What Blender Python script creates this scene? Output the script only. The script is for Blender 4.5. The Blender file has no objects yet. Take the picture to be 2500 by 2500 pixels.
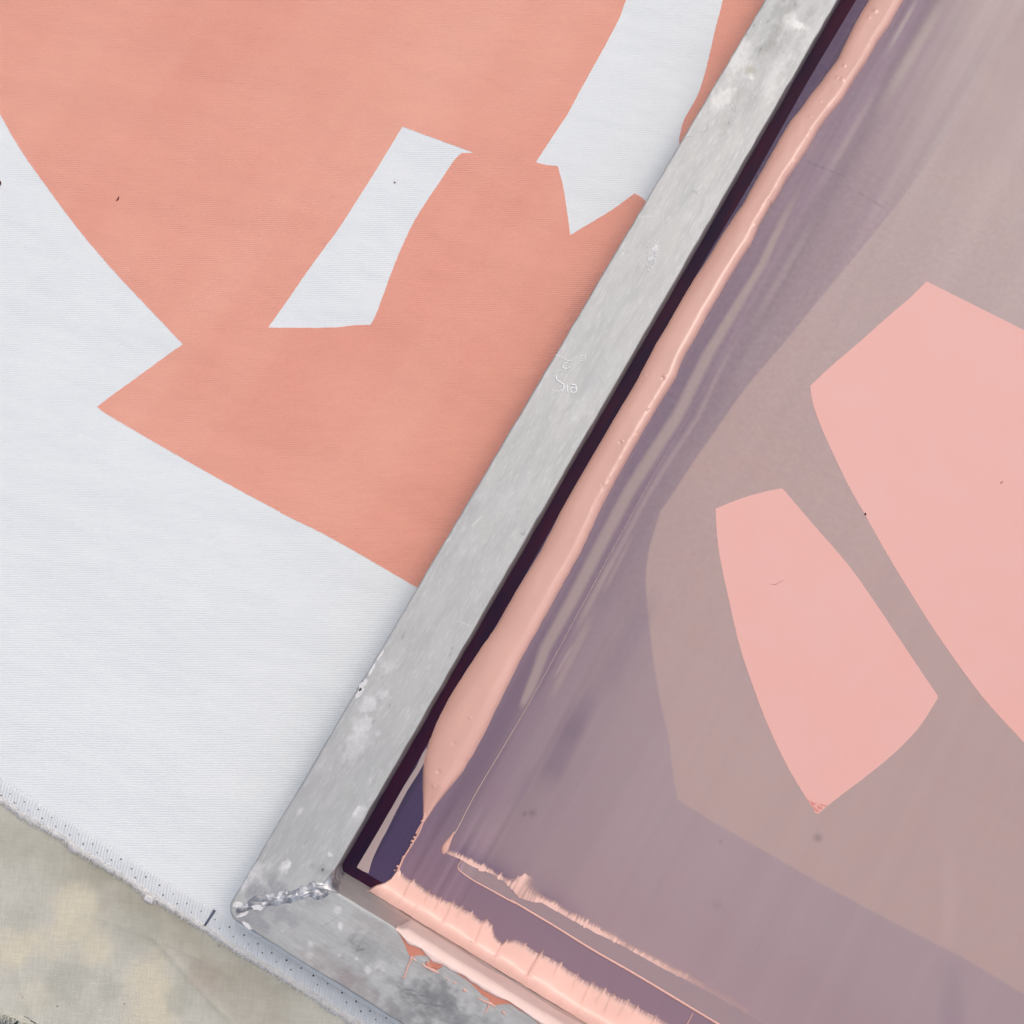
import bpy, bmesh, math, random
import numpy as np
from mathutils import Vector, Matrix
from mathutils.geometry import delaunay_2d_cdt

random.seed(7)
rng = np.random.default_rng(7)
S = bpy.context.scene
COL = S.collection

# ------------------------------------------------------------------ camera
FPX = 2417.0
ROT = Matrix(((0.8671074794613961, -0.49209689156020603, 0.077235149892309),
              (0.49808353320781285, 0.8546522811153275, -0.14656831967239312),
              (0.006116617474241123, 0.16556004258621723, 0.9861807437227336)))
CAM = Vector((0.029352, 0.144636, 0.609768))
cd = bpy.data.cameras.new('camera')
cd.sensor_width = 36.0
cd.lens = FPX / 2500.0 * 36.0
cd.clip_start = 0.01
cd.clip_end = 200.0
cam = bpy.data.objects.new('camera', cd)
cam.matrix_world = Matrix.Translation(CAM) @ ROT.to_4x4()
COL.objects.link(cam)
S.camera = cam

# ------------------------------------------------------------------ daylight
SUN_EL, SUN_AZ = math.radians(65), math.radians(18)     # azimuth measured from +Y towards +X
w = bpy.data.worlds.new('World'); S.world = w; w.use_nodes = True
nt = w.node_tree; nt.nodes.clear()
sky = nt.nodes.new('ShaderNodeTexSky'); sky.sky_type = 'NISHITA'; sky.sun_disc = False
sky.sun_elevation = SUN_EL; sky.sun_rotation = SUN_AZ
sky.air_density = 1.0; sky.dust_density = 6.0; sky.ozone_density = 1.0
bg = nt.nodes.new('ShaderNodeBackground'); bg.inputs['Strength'].default_value = 0.15
wo = nt.nodes.new('ShaderNodeOutputWorld')
nt.links.new(sky.outputs[0], bg.inputs[0]); nt.links.new(bg.outputs[0], wo.inputs[0])
sl = bpy.data.lights.new('sun', 'SUN'); sl.energy = 1.0; sl.angle = math.radians(22); sl.color = (1.0, 0.95, 0.88)
so = bpy.data.objects.new('sun', sl); COL.objects.link(so)
sd = Vector((math.sin(SUN_AZ) * math.cos(SUN_EL), math.cos(SUN_AZ) * math.cos(SUN_EL), math.sin(SUN_EL)))
so.rotation_euler = (-sd).to_track_quat('-Z', 'Y').to_euler()
so.location = sd * 3
S.view_settings.view_transform = 'Standard'; S.view_settings.look = 'None'
S.view_settings.exposure = -0.37; S.view_settings.gamma = 1.0
S.cycles.max_bounces = 8; S.cycles.use_denoising = True

# ------------------------------------------------------------------ helpers
W, H = 0.040, 0.0458            # width of a frame bar, height of its top above the mesh
Z_TABLE, Z_CLOTH, Z_FAB = -0.012, -0.0042, -0.0022
INX, INY = 0.62, 0.84           # opening of the frame

def at(px, py, z=0.0):
    """The point of the place, on the level z, that the photograph shows at (px, py) of its 2500 px."""
    d = ROT @ Vector(((px - 1250) / FPX, -(py - 1250) / FPX, -1.0))
    t = (z - CAM.z) / d.z
    p = CAM + d * t
    return (p.x, p.y)

def crop(x0, y0, size, pts, z=0.0):
    k = size / 1932.0
    return [at(x0 + p[0] * k, y0 + p[1] * k, z) for p in pts]

def srgb(r, g, b):
    f = lambda c: (c / 255 / 12.92) if c <= 10 else ((c / 255 + 0.055) / 1.055) ** 2.4
    return np.array([f(r), f(g), f(b)])

def smooth(pts, n=6, closed=False):
    """Catmull-Rom through the points."""
    P = [Vector((p[0], p[1])) for p in pts]
    m = len(P); out = []
    rg = range(m if closed else m - 1)
    for i in rg:
        if closed:
            a, b, c, d = P[(i - 1) % m], P[i], P[(i + 1) % m], P[(i + 2) % m]
        else:
            b, c = P[i], P[i + 1]
            a = P[i - 1] if i > 0 else b * 2 - c
            d = P[i + 2] if i + 2 < m else c * 2 - b
        for k in range(n):
            t = k / n
            out.append(0.5 * ((2 * b) + (c - a) * t + (2 * a - 5 * b + 4 * c - d) * t * t + (3 * b - a - 3 * c + d) * t ** 3))
    if not closed:
        out.append(P[-1])
    return [(p.x, p.y) for p in out]

def vnoise(x, y, seed):
    """Smooth value noise in numpy, about -1..1, unit lattice."""
    r = np.random.default_rng(seed); T = r.uniform(-1, 1, (256, 256))
    xi = np.floor(x).astype(int); yi = np.floor(y).astype(int)
    fx = x - xi; fy = y - yi
    fx = fx * fx * (3 - 2 * fx); fy = fy * fy * (3 - 2 * fy)
    a = T[xi & 255, yi & 255]; b = T[(xi + 1) & 255, yi & 255]
    c = T[xi & 255, (yi + 1) & 255]; d = T[(xi + 1) & 255, (yi + 1) & 255]
    return (a * (1 - fx) + b * fx) * (1 - fy) + (c * (1 - fx) + d * fx) * fy

def fbm(x, y, seed, o=4):
    s = 0; a = 1; n = 0
    for i in range(o):
        s = s + a * vnoise(x * 2 ** i, y * 2 ** i, seed + i); n += a; a *= 0.5
    return s / n

def sstep(a, b, x):
    t = np.clip((x - a) / (b - a), 0, 1)
    return t * t * (3 - 2 * t)

def link(o, parent=None, **props):
    COL.objects.link(o)
    if parent is not None:
        o.parent = parent
        base = Vector(parent.location)
        pp = parent.parent
        while pp is not None:
            base += Vector(pp.location); pp = pp.parent
        o.location = -base
    for k, v in props.items():
        o[k] = v
    return o

def thing(name, label, cat, loc, group=None):
    o = bpy.data.objects.new(name, None); o.empty_display_size = 0.01
    COL.objects.link(o); o.location = loc
    o['label'] = label; o['category'] = cat
    if group: o['group'] = group
    return o

def mesh_obj(name, verts, faces, mat, parent=None, shade=True, **props):
    me = bpy.data.meshes.new(name)
    me.from_pydata([tuple(map(float, v)) for v in verts], [], [tuple(map(int, f)) for f in faces])
    me.materials.append(mat)
    if shade:
        me.polygons.foreach_set('use_smooth', [True] * len(me.polygons))
    me.update()
    return link(bpy.data.objects.new(name, me), parent, **props)

def grid_obj(name, V, nu, nv, mat, parent=None, attrs=None, flip=False, **props):
    """V: (nu*nv,3) array, row-major u then v. attrs: name -> (N,3|4) colour or (N,) float."""
    i = np.arange(nu - 1)[:, None] * nv + np.arange(nv - 1)[None, :]
    q = np.stack([i, i + nv, i + nv + 1, i + 1], -1).reshape(-1, 4)
    if flip: q = q[:, ::-1]
    me = bpy.data.meshes.new(name)
    me.vertices.add(len(V)); me.vertices.foreach_set('co', np.ascontiguousarray(V, dtype=np.float32).ravel())
    me.loops.add(q.size); me.loops.foreach_set('vertex_index', np.ascontiguousarray(q, dtype=np.int32).ravel())
    me.polygons.add(len(q)); me.polygons.foreach_set('loop_start', np.arange(0, q.size, 4, dtype=np.int32))
    me.polygons.foreach_set('use_smooth', np.ones(len(q), dtype=bool))
    me.update(calc_edges=True)
    for k, a in (attrs or {}).items():
        if a.ndim == 1:
            at_ = me.attributes.new(k, 'FLOAT', 'POINT'); at_.data.foreach_set('value', a.astype(np.float32))
        else:
            at_ = me.attributes.new(k, 'FLOAT_COLOR', 'POINT')
            c = np.ones((len(a), 4), np.float32); c[:, :a.shape[1]] = a
            at_.data.foreach_set('color', c.ravel())
    me.materials.append(mat); me.validate()
    return link(bpy.data.objects.new(name, me), parent, **props)

def sheet(name, loops, z0, thick, mat, parent=None, **props):
    """A thin flat layer with real thickness; loops[0] is the outline, the others holes."""
    pts = []; edges = []
    for lp in loops:
        b = len(pts)
        pts += [Vector((p[0], p[1])) for p in lp]
        edges += [(b + i, b + (i + 1) % len(lp)) for i in range(len(lp))]
    vs, es, fs, *_ = delaunay_2d_cdt(pts, edges, [], 0 if len(loops) > 1 else 1, 1e-7)
    if len(loops) > 1:               # keep the faces that lie inside an odd number of loops
        tri = [t for f in fs for t in [f]]
        c = np.array([np.mean([(vs[i][0], vs[i][1]) for i in f], 0) for f in tri])
        odd = np.zeros(len(tri), int)
        for lp in loops:
            for i in range(len(lp)):
                a, b = lp[i], lp[(i + 1) % len(lp)]
                cr = (a[1] > c[:, 1]) != (b[1] > c[:, 1])
                xx = (b[0] - a[0]) * (c[:, 1] - a[1]) / ((b[1] - a[1]) or 1e-12) + a[0]
                odd += cr & (c[:, 0] < xx)
        fs = [f for f, k in zip(tri, odd) if k % 2]
    me = bpy.data.meshes.new(name); bm = bmesh.new()
    top = [bm.verts.new((v[0], v[1], z0 + thick)) for v in vs]
    for f in fs:
        try: bm.faces.new([top[i] for i in f])
        except ValueError: pass
    bmesh.ops.recalc_face_normals(bm, faces=bm.faces)
    if bm.faces and sum(f.normal.z for f in bm.faces) < 0:
        bmesh.ops.reverse_faces(bm, faces=bm.faces)
    be = [e for e in bm.edges if len(e.link_faces) == 1]
    r = bmesh.ops.extrude_edge_only(bm, edges=be)
    for g in r['geom']:
        if isinstance(g, bmesh.types.BMVert): g.co.z = z0
    bm.to_mesh(me); bm.free(); me.materials.append(mat)
    return link(bpy.data.objects.new(name, me), parent, **props)

def tube(V, F, pts, rad, sides=6, flat=1.0, upz=None):
    """Append a tapered tube along 3-D points to V, F."""
    pts = [Vector(p) for p in pts]; n = len(pts); b = len(V)
    for i, p in enumerate(pts):
        t = (pts[min(i + 1, n - 1)] - pts[max(i - 1, 0)])
        if t.length < 1e-9: t = Vector((1, 0, 0))
        t.normalize()
        s = t.cross(Vector((0, 0, 1)))
        if s.length < 1e-4: s = Vector((1, 0, 0))
        s.normalize(); u = s.cross(t)
        r = rad[i] if hasattr(rad, '__len__') else rad
        for k in range(sides):
            a = 2 * math.pi * k / sides
            V.append(p + s * math.cos(a) * r + u * math.sin(a) * r * flat)
    for i in range(n - 1):
        for k in range(sides):
            k2 = (k + 1) % sides
            F.append((b + i * sides + k, b + i * sides + k2, b + (i + 1) * sides + k2, b + (i + 1) * sides + k))
    F.append(tuple(b + k for k in range(sides))[::-1])
    F.append(tuple(b + (n - 1) * sides + k for k in range(sides)))

# ------------------------------------------------------------------ materials
class M:
    def __init__(s, name):
        s.m = bpy.data.materials.new(name); s.m.use_nodes = True
        s.t = s.m.node_tree; s.t.nodes.clear()
        s.out = s.t.nodes.new('ShaderNodeOutputMaterial')
        s.b = s.t.nodes.new('ShaderNodeBsdfPrincipled')
        s.t.links.new(s.b.outputs[0], s.out.inputs[0])
    def n(s, typ, **kw):
        nd = s.t.nodes.new('ShaderNode' + typ)
        for k, v in kw.items():
            if k in nd.bl_rna.properties: setattr(nd, k, v)
            else: s.set(nd.inputs[k.replace('_', ' ')], v)
        return nd
    def set(s, inp, v):
        if isinstance(v, bpy.types.NodeSocket): s.t.links.new(v, inp)
        elif isinstance(v, bpy.types.Node): s.t.links.new(v.outputs[0], inp)
        else:
            try: inp.default_value = v
            except Exception: inp.default_value = (*v, 1.0) if len(v) == 3 else v
    def p(s, **kw):
        for k, v in kw.items():
            s.set(s.b.inputs[k.replace('_', ' ')], v)
        return s
    def pos(s, scale=(1, 1, 1), rot=(0, 0, 0), warp=None):
        tc = s.n('TexCoord')
        mp = s.n('Mapping'); s.set(mp.inputs['Vector'], tc.outputs['Object'])
        r = s.n('Mapping'); r.inputs['Rotation'].default_value = rot
        s.t.links.new(tc.outputs['Object'], r.inputs['Vector'])
        s.t.links.new(r.outputs[0], mp.inputs['Vector'])
        mp.inputs['Scale'].default_value = scale
        return mp.outputs[0]
    def noise(s, vec, scale, detail=3, rough=0.55, dist=0.0):
        nd = s.n('TexNoise'); s.set(nd.inputs['Vector'], vec)
        nd.inputs['Scale'].default_value = scale; nd.inputs['Detail'].default_value = detail
        nd.inputs['Roughness'].default_value = rough; nd.inputs['Distortion'].default_value = dist
        return nd.outputs['Fac']
    def ramp(s, fac, stops):
        nd = s.n('ValToRGB'); s.set(nd.inputs[0], fac)
        el = nd.color_ramp.elements
        while len(el) < len(stops): el.new(0.5)
        for e, (p, c) in zip(el, stops):
            e.position = p; e.color = (*c, 1) if hasattr(c, '__len__') else (c, c, c, 1)
        return nd.outputs[0]
    def mix(s, fac, a, b, mode='MIX'):
        nd = s.n('Mix', data_type='RGBA', blend_type=mode)
        s.set(nd.inputs[0], fac); s.set(nd.inputs[6], a); s.set(nd.inputs[7], b)
        return nd.outputs[2]
    def math(s, op, a, b=0.5, c=0.5):
        nd = s.n('Math', operation=op)
        s.set(nd.inputs[0], a); s.set(nd.inputs[1], b)
        return nd.outputs[0]
    def bump(s, h, dist, strength=1.0, normal=None):
        nd = s.n('Bump'); s.set(nd.inputs['Height'], h)
        nd.inputs['Distance'].default_value = dist; nd.inputs['Strength'].default_value = strength
        if normal is not None: s.set(nd.inputs['Normal'], normal)
        return nd.outputs[0]
    def attr(s, name):
        nd = s.n('Attribute'); nd.attribute_name = name
        return nd

RIB = math.radians(29.8)     # the cloth's ribs run at this angle to the X axis

def fabric_mat(name, col, col2, rough=0.85, ribs=0.0014, amp=0.00022, ang=RIB, spec=0.2, wob=0.0005, thin=None):
    m = M(name)
    v = m.pos((1, 1, 1), (0, 0, -ang))
    big = m.noise(m.pos(), 26, 3)
    sep = m.n('SeparateXYZ'); m.set(sep.inputs[0], v)
    wv = m.noise(m.pos(), 45, 2)
    fine = m.noise(m.pos((1, 6, 1), (0, 0, -ang)), 160, 2)
    y = m.math('ADD', sep.outputs['Y'], m.math('MULTIPLY', wv, wob * 4))
    y = m.math('ADD', y, m.math('MULTIPLY', fine, wob * 0.6))
    s_ = m.math('SINE', m.math('MULTIPLY', y, 2 * math.pi / ribs))
    thread = m.noise(m.pos((1, 3.5, 1), (0, 0, -ang)), 900, 2, 0.6)
    hgt = m.math('ADD', m.math('MULTIPLY', s_, 0.5), m.math('MULTIPLY', thread, 1.1))
    wr = m.noise(m.pos((0.7, 1.8, 1), (0, 0, -ang + 0.25)), 11, 3, 0.5)
    nb = m.bump(wr, 0.010, 0.42)
    nrm = m.bump(hgt, amp, 1.0, nb)
    grain = m.noise(m.pos((1, 2.0, 1), (0, 0, -ang)), 420, 3, 0.7)
    f = m.math('ADD', m.math('MULTIPLY', grain, 0.75), m.math('MULTIPLY', big, 0.35))
    c = m.mix(m.ramp(f, [(0.36, 0.0), (0.74, 1.0)]), tuple(col), tuple(col2))
    if thin is not None:     # ink laid thicker and thinner in bands along the squeegee's stroke, threads showing where it is thin
        band = m.noise(m.pos((1, 0.10, 1)), 13, 3, 0.5)
        c = m.mix(m.ramp(band, [(0.40, 0.0), (0.60, 0.40)]), c, tuple(thin[0]))
        wide = m.noise(m.pos(), 5.0, 2)
        c = m.mix(m.ramp(wide, [(0.40, 0.0), (0.66, 0.35)]), c, tuple(thin[1]))
        fuzz = m.noise(m.pos((1, 4, 1), (0, 0, -ang)), 520, 3, 0.75)
        c = m.mix(m.ramp(fuzz, [(0.60, 0.0), (0.74, 0.32)]), c, (0.84, 0.62, 0.55))
    m.p(Base_Color=c, Roughness=rough, Normal=nrm)
    m.b.inputs['Specular IOR Level'].default_value = spec
    m.b.inputs['Sheen Weight'].default_value = 0.08
    return m

mat_white = fabric_mat('white_cotton', (0.765, 0.815, 0.835), (0.83, 0.87, 0.885), amp=0.00011).m
mat_coral = fabric_mat('coral_print', srgb(232, 162, 142), srgb(240, 176, 156), rough=0.62, spec=0.35, amp=0.00015, thin=(srgb(227, 147, 128), srgb(241, 177, 156))).m
mat_selv = fabric_mat('white_selvedge', (0.71, 0.755, 0.785), (0.79, 0.83, 0.86), ribs=0.00185, ang=math.radians(29.8 + 82), amp=0.0003, wob=0.0001).m
mat_fringe = M('cotton_fluff').p(Base_Color=(0.97, 0.97, 0.97), Roughness=0.9).m
mat_hole = M('pin_hole').p(Base_Color=(0.02, 0.02, 0.03), Roughness=0.9).m
mat_pen = M('pen_ink').p(Base_Color=srgb(92, 100, 120), Roughness=0.7).m

def metal_mat(name, along, dark):
    """Worn aluminium; along = direction of the drawing marks (0 X, 1 Y)."""
    m = M(name)
    st = (0.16, 1, 1) if along == 0 else (1, 0.16, 1)
    pl = m.pos()
    patch = m.noise(m.pos((1, 0.5, 1) if along else (0.5, 1, 1)), 22, 5, 0.62, 0.3)
    cloud = m.noise(m.pos((1, 0.45, 1) if along else (0.45, 1, 1)), 70, 6, 0.68, 0.25)
    drawn = m.noise(m.pos(st), 210, 4, 0.6)
    fine = m.noise(m.pos(st), 900, 2, 0.6)
    c = m.ramp(patch, [(0.30, (0.45, 0.46, 0.465)), (0.48, (0.49, 0.505, 0.50)), (0.66, (0.525, 0.54, 0.535))])
    c = m.mix(m.ramp(cloud, [(0.52, 0.0), (0.66, 0.26)]), c, (0.66, 0.67, 0.68))
    c = m.mix(m.ramp(cloud, [(0.27, dark), (0.42, 0.0)]), c, (0.27, 0.275, 0.28))
    c = m.mix(m.ramp(drawn, [(0.40, 0.24), (0.54, 0.0)]), c, (0.36, 0.37, 0.375))
    c = m.mix(m.ramp(fine, [(0.54, 0.0), (0.70, 0.30)]), c, (0.72, 0.73, 0.73))
    # scratches: thin level lines of a stretched field
    for k, (rot, sc) in enumerate(((0.5, 26), (-0.9, 34), (1.3, 30))):
        f = m.noise(m.pos((1, 0.22, 1), (0, 0, rot + (1.57 if along == 0 else 0))), sc, 2, 0.5, 0.3)
        line = m.ramp(m.math('ABSOLUTE', m.math('SUBTRACT', f, 0.5 + 0.045 * (k - 1))), [(0.0, 1.0), (0.0022, 0.0)])
        gate = m.ramp(m.noise(m.pos((1, 1, 1), (0, 0, k)), 55, 2), [(0.60, 0.0), (0.68, 0.55)])
        fac = m.math('MULTIPLY', line, gate)
        c = m.mix(fac, c, (0.80, 0.80, 0.80) if k != 1 else (0.20, 0.20, 0.21))
    st_ = m.attr('stain')
    c = m.mix(m.math('MULTIPLY', st_.outputs['Alpha'], 1.0), c, st_.outputs['Color'])
    r = m.ramp(patch, [(0.3, 0.55), (0.7, 0.68)])
    hb = m.math('ADD', m.math('MULTIPLY', drawn, 0.6), m.math('MULTIPLY', fine, 0.4))
    nrm = m.bump(hb, 0.00015, 0.45, m.bump(cloud, 0.0012, 0.25))
    m.p(Base_Color=c, Metallic=0.4, Roughness=r, Normal=nrm)
    return m.m

mat_bar_y = metal_mat('aluminium_light', 1, 0.2)
mat_bar_x = metal_mat('aluminium_scuffed', 0, 0.85)

m = M('weld_metal')
wn = m.noise(m.pos(), 150, 3, 0.5, 0.8)
m.p(Base_Color=m.ramp(wn, [(0.35, (0.26, 0.27, 0.295)), (0.5, (0.47, 0.48, 0.50)), (0.66, (0.80, 0.81, 0.83))]), Metallic=0.6,
    Roughness=m.ramp(wn, [(0.3, 0.34), (0.7, 0.5)]), Normal=m.bump(wn, 0.0008, 0.25))
mat_weld = m.m
m = M('old_paint')
pn = m.noise(m.pos(), 600, 3)
m.p(Base_Color=m.ramp(pn, [(0.3, (0.66, 0.66, 0.67)), (0.7, (0.80, 0.80, 0.81))]), Roughness=0.6, Normal=m.bump(pn, 0.0004, 0.6))
mat_chip = m.m
mat_residue = M('glue_residue').p(Base_Color=(0.86, 0.87, 0.87), Roughness=0.65).m

def ink_mat(name, col, rough=0.29, sss=0.0, bumps=True, coat=0.09):
    m = M(name)
    big = m.noise(m.pos((1, 0.35, 1)), 60, 3)
    c = m.mix(m.ramp(big, [(0.35, 0.0), (0.65, 1.0)]), tuple(np.array(col) * 0.955), tuple(np.minimum(np.array(col) * 1.035, 0.92)))
    m.p(Base_Color=c, Roughness=rough)
    if bumps:
        bb = m.noise(m.pos((1, 0.6, 1)), 330, 3, 0.6)
        m.p(Normal=m.bump(bb, 0.00035, 0.13))
    m.b.inputs['Subsurface Weight'].default_value = sss
    m.b.inputs['Subsurface Radius'].default_value = (0.004, 0.0016, 0.001)
    m.b.inputs['Subsurface Scale'].default_value = 0.6
    m.b.inputs['Coat Weight'].default_value = coat
    m.b.inputs['Coat Roughness'].default_value = 0.06
    return m

INK = srgb(226, 180, 168)
mat_ink = ink_mat('peach_ink', INK).m
mat_ink_lip = ink_mat('peach_ink_lit', srgb(246, 216, 207), 0.5, 0.0, True, 0.08).m  # same peach ink, paler: the brighter light on the lip is put into its colour
mat_ink_thin = ink_mat('peach_ink_thin', srgb(206, 134, 112), 0.35, 0.0).m
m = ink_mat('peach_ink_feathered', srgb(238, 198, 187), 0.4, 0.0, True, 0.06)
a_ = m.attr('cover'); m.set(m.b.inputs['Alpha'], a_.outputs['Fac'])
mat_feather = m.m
m = M('flooded_stencil')
g1 = m.noise(m.pos(), 1200, 2, 0.7); g2 = m.noise(m.pos(), 24, 5, 0.65)
sed = m.attr('sediment')
c = m.mix(m.math('MULTIPLY', g1, 0.7), srgb(238, 184, 176), srgb(222, 166, 157))
c = m.mix(m.ramp(g2, [(0.4, 0.0), (0.66, 0.55)]), c, srgb(231, 172, 160))
m.p(Base_Color=c, Roughness=0.55, Normal=m.bump(g1, 0.00008, 0.5))
mat_stencil = m.m
m = M('coral_sediment')
g1 = m.noise(m.pos((1, 2, 1)), 420, 3, 0.7)
m.p(Base_Color=srgb(230, 146, 138), Roughness=0.6, Alpha=m.ramp(g1, [(0.4, 0.0), (0.66, 0.6)]))
mat_sediment = m.m

m = M('emulsion_mesh')
ca = m.attr('film')
g1 = m.noise(m.pos(), 1300, 2, 0.7); g2 = m.noise(m.pos(), 55, 5, 0.6); g3 = m.noise(m.pos(), 300, 3, 0.6)
c = m.mix(m.math('MULTIPLY', g1, 0.75), ca.outputs['Color'], m.mix(1.0, ca.outputs['Color'], (0.74, 0.72, 0.76, 1), 'MULTIPLY'))
c = m.mix(m.ramp(g2, [(0.42, 0.0), (0.75, 0.30)]), c, m.mix(1.0, ca.outputs['Color'], (0.93, 0.82, 0.86, 1), 'MULTIPLY'))
m.p(Base_Color=c, Roughness=m.ramp(g3, [(0.3, 0.46), (0.7, 0.6)]), Normal=m.bump(g1, 0.00006, 0.5, m.bump(g2, 0.0012, 0.12)))
m.b.inputs['Specular IOR Level'].default_value = 0.4
mat_mesh = m.m
m = M('dark_glue')
gn = m.noise(m.pos((1, 0.2, 1)), 60, 4)
m.p(Base_Color=m.ramp(gn, [(0.35, (0.014, 0.008, 0.030)), (0.65, (0.046, 0.008, 0.027))]), Roughness=0.5, Normal=m.bump(gn, 0.0012, 0.3))
m.b.inputs['Specular IOR Level'].default_value = 0.08
mat_glue = m.m
mat_bare = M('bare_mesh').p(Base_Color=srgb(172, 156, 158), Roughness=0.6).m

m = M('stained_canvas')
ca = m.attr('cloth_color')
v = m.pos((1, 1, 1), (0, 0, -0.45))
sep = m.n('SeparateXYZ'); m.set(sep.inputs[0], v)
wob = m.noise(m.pos(), 260, 2)
sx = m.math('SINE', m.math('MULTIPLY', m.math('ADD', sep.outputs['X'], m.math('MULTIPLY', wob, 0.0012)), 2 * math.pi / 0.00105))
sy = m.math('SINE', m.math('MULTIPLY', m.math('ADD', sep.outputs['Y'], m.math('MULTIPLY', wob, 0.0012)), 2 * math.pi / 0.00095))
wv = m.math('MULTIPLY', sx, sy)
th1 = m.noise(m.pos((0.12, 1, 1), (0, 0, -0.45)), 900, 2); th2 = m.noise(m.pos((1, 0.12, 1), (0, 0, -0.45)), 900, 2)
th = m.math('ADD', th1, th2)
f = m.math('ADD', m.math('MULTIPLY', wv, 0.08), m.math('MULTIPLY', th, 0.5))
c = m.mix(m.ramp(f, [(0.36, 0.42), (0.62, 0.0)]), ca.outputs['Color'], m.mix(1.0, ca.outputs['Color'], (0.70, 0.69, 0.66, 1), 'MULTIPLY'))
sp = m.noise(m.pos(), 240, 1, 0.3)
c = m.mix(m.ramp(sp, [(0.79, 0.0), (0.81, 0.8)]), c, (0.10, 0.09, 0.08))
m.p(Base_Color=c, Roughness=0.9, Normal=m.bump(m.math('ADD', wv, th), 0.00018, 0.8))
m.b.inputs['Specular IOR Level'].default_value = 0.15
mat_canvas = m.m
m = M('dark_table')
gn = m.noise(m.pos(), 40, 4)
m.p(Base_Color=m.ramp(gn, [(0.3, (0.02, 0.03, 0.045)), (0.7, (0.06, 0.075, 0.095))]), Roughness=0.6)
mat_table = m.m
mat_lint = M('dark_lint').p(Base_Color=(0.10, 0.02, 0.03), Roughness=0.8).m
mat_lint2 = M('grey_lint').p(Base_Color=(0.34, 0.20, 0.18), Roughness=0.8).m

# ------------------------------------------------------------------ the table
t = bpy.data.objects.new('table_top', None)
tv = [(-0.9, -0.6, Z_TABLE), (1.2, -0.6, Z_TABLE), (1.2, 1.4, Z_TABLE), (-0.9, 1.4, Z_TABLE)]
tb = [(x, y, z - 0.03) for x, y, z in tv]
mesh_obj('table_top', tv + tb, [(0, 1, 2, 3), (7, 6, 5, 4), (0, 4, 5, 1), (1, 5, 6, 2), (2, 6, 7, 3), (3, 7, 4, 0)], mat_table, None, False,
         kind='structure', label='dark blue table top showing at the bottom left corner')
bpy.data.objects.remove(t)

# ------------------------------------------------------------------ tan canvas under the fabric
cl = thing('canvas_cloth', 'stained tan canvas cloth lying under the white fabric', 'cloth', (-0.08, -0.115, Z_CLOTH))
CY0 = -0.1655
xs = np.linspace(-0.62, 1.0, 900); ys = np.concatenate([np.linspace(CY0, -0.05, 110), np.linspace(-0.04, 1.1, 30)])
X, Y = np.meshgrid(xs, ys, indexing='ij')
edge = (Y <= CY0 + 1e-6)
Y = Y + np.where(Y < CY0 + 0.004, 0.0012 * vnoise(X * 120, X * 0, 5) + 0.0025 * vnoise(X * 22, X * 0, 6), 0)
ZZ = Z_CLOTH + 0.0006 * fbm(X * 28, Y * 28, 11) - 0.0006
ZZ = np.where(Y > -0.066, np.minimum(ZZ, Z_CLOTH - 0.0004), ZZ)
def seg_d(X, Y, a, b):
    ax, ay = a; bx, by = b; L = (bx - ax) ** 2 + (by - ay) ** 2
    tt = np.clip(((X - ax) * (bx - ax) + (Y - ay) * (by - ay)) / L, 0, 1)
    return np.hypot(X - ax - tt * (bx - ax), Y - ay - tt * (by - ay)), tt
for pa, pb, hh, ww in (((1110, 1300), (1560, 1800), 0.0006, 0.0016), ((1560, 1800), (1800, 2050), 0.0006, 0.0014), ((100, 1500), (260, 1932), 0.0005, 0.003),
                       ((700, 1160), (1080, 1290), 0.00035, 0.002), ((1180, 1330), (1700, 1600), 0.0003, 0.0012), ((0, 1830), (500, 1700), 0.0006, 0.004)):
    a, b = crop(0, 1850, 650, [pa, pb], Z_CLOTH)
    d, tt = seg_d(X, Y, a, b)
    ZZ = ZZ + hh * np.exp(-(d / ww) ** 2)
base = srgb(216, 215, 204)[None, None, :] * np.ones(X.shape + (1,))
def tint(base, mask, c):
    c = np.asarray(c)
    return base * (1 - mask[..., None]) + (c if c.ndim == 3 else c[None, None, :]) * mask[..., None]
n1 = fbm(X * 35, Y * 35, 21); n2 = fbm(X * 90, Y * 90, 31)
base = tint(base, sstep(-0.05, 0.5, n1) * 0.5, srgb(206, 206, 194))
gr, _ = seg_d(X, Y, *crop(0, 1850, 650, [(700, 800), (1932, 1750)], Z_CLOTH))
base = tint(base, np.clip(np.exp(-(gr / 0.022) ** 2) * (0.75 + 0.5 * n2), 0, 1), srgb(184, 180, 165))  # greyer band from the hem towards the lower right
gr, _ = seg_d(X, Y, *crop(0, 1850, 650, [(0, 600), (800, 850)], Z_CLOTH))
base = tint(base, np.clip(np.exp(-(gr / 0.016) ** 2) * (0.5 + 0.4 * n2), 0, 1), srgb(186, 184, 168))  # weaker grey band below the hem at the left
for (px, py), r, s_ in (((540, 1100), 0.0145, .95), ((520, 1250), 0.010, .8), ((700, 1400), 0.012, .8), ((1060, 1620), 0.015, .95), ((1100, 1850), 0.017, .9), ((150, 1350), 0.013, .8), ((60, 1420), .012, .7),
                         ((360, 1330), 0.011, .55), ((250, 1750), 0.012, .35)):
    (cx, cy), = crop(0, 1850, 650, [(px, py)], Z_CLOTH)
    d = np.hypot(X - cx, Y - cy) + 0.006 * fbm(X * 110, Y * 110, 41)
    base = tint(base, .8 * s_ * (1 - sstep(r * 0.3, r * 1.35, d)), srgb(234, 226, 202))
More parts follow.
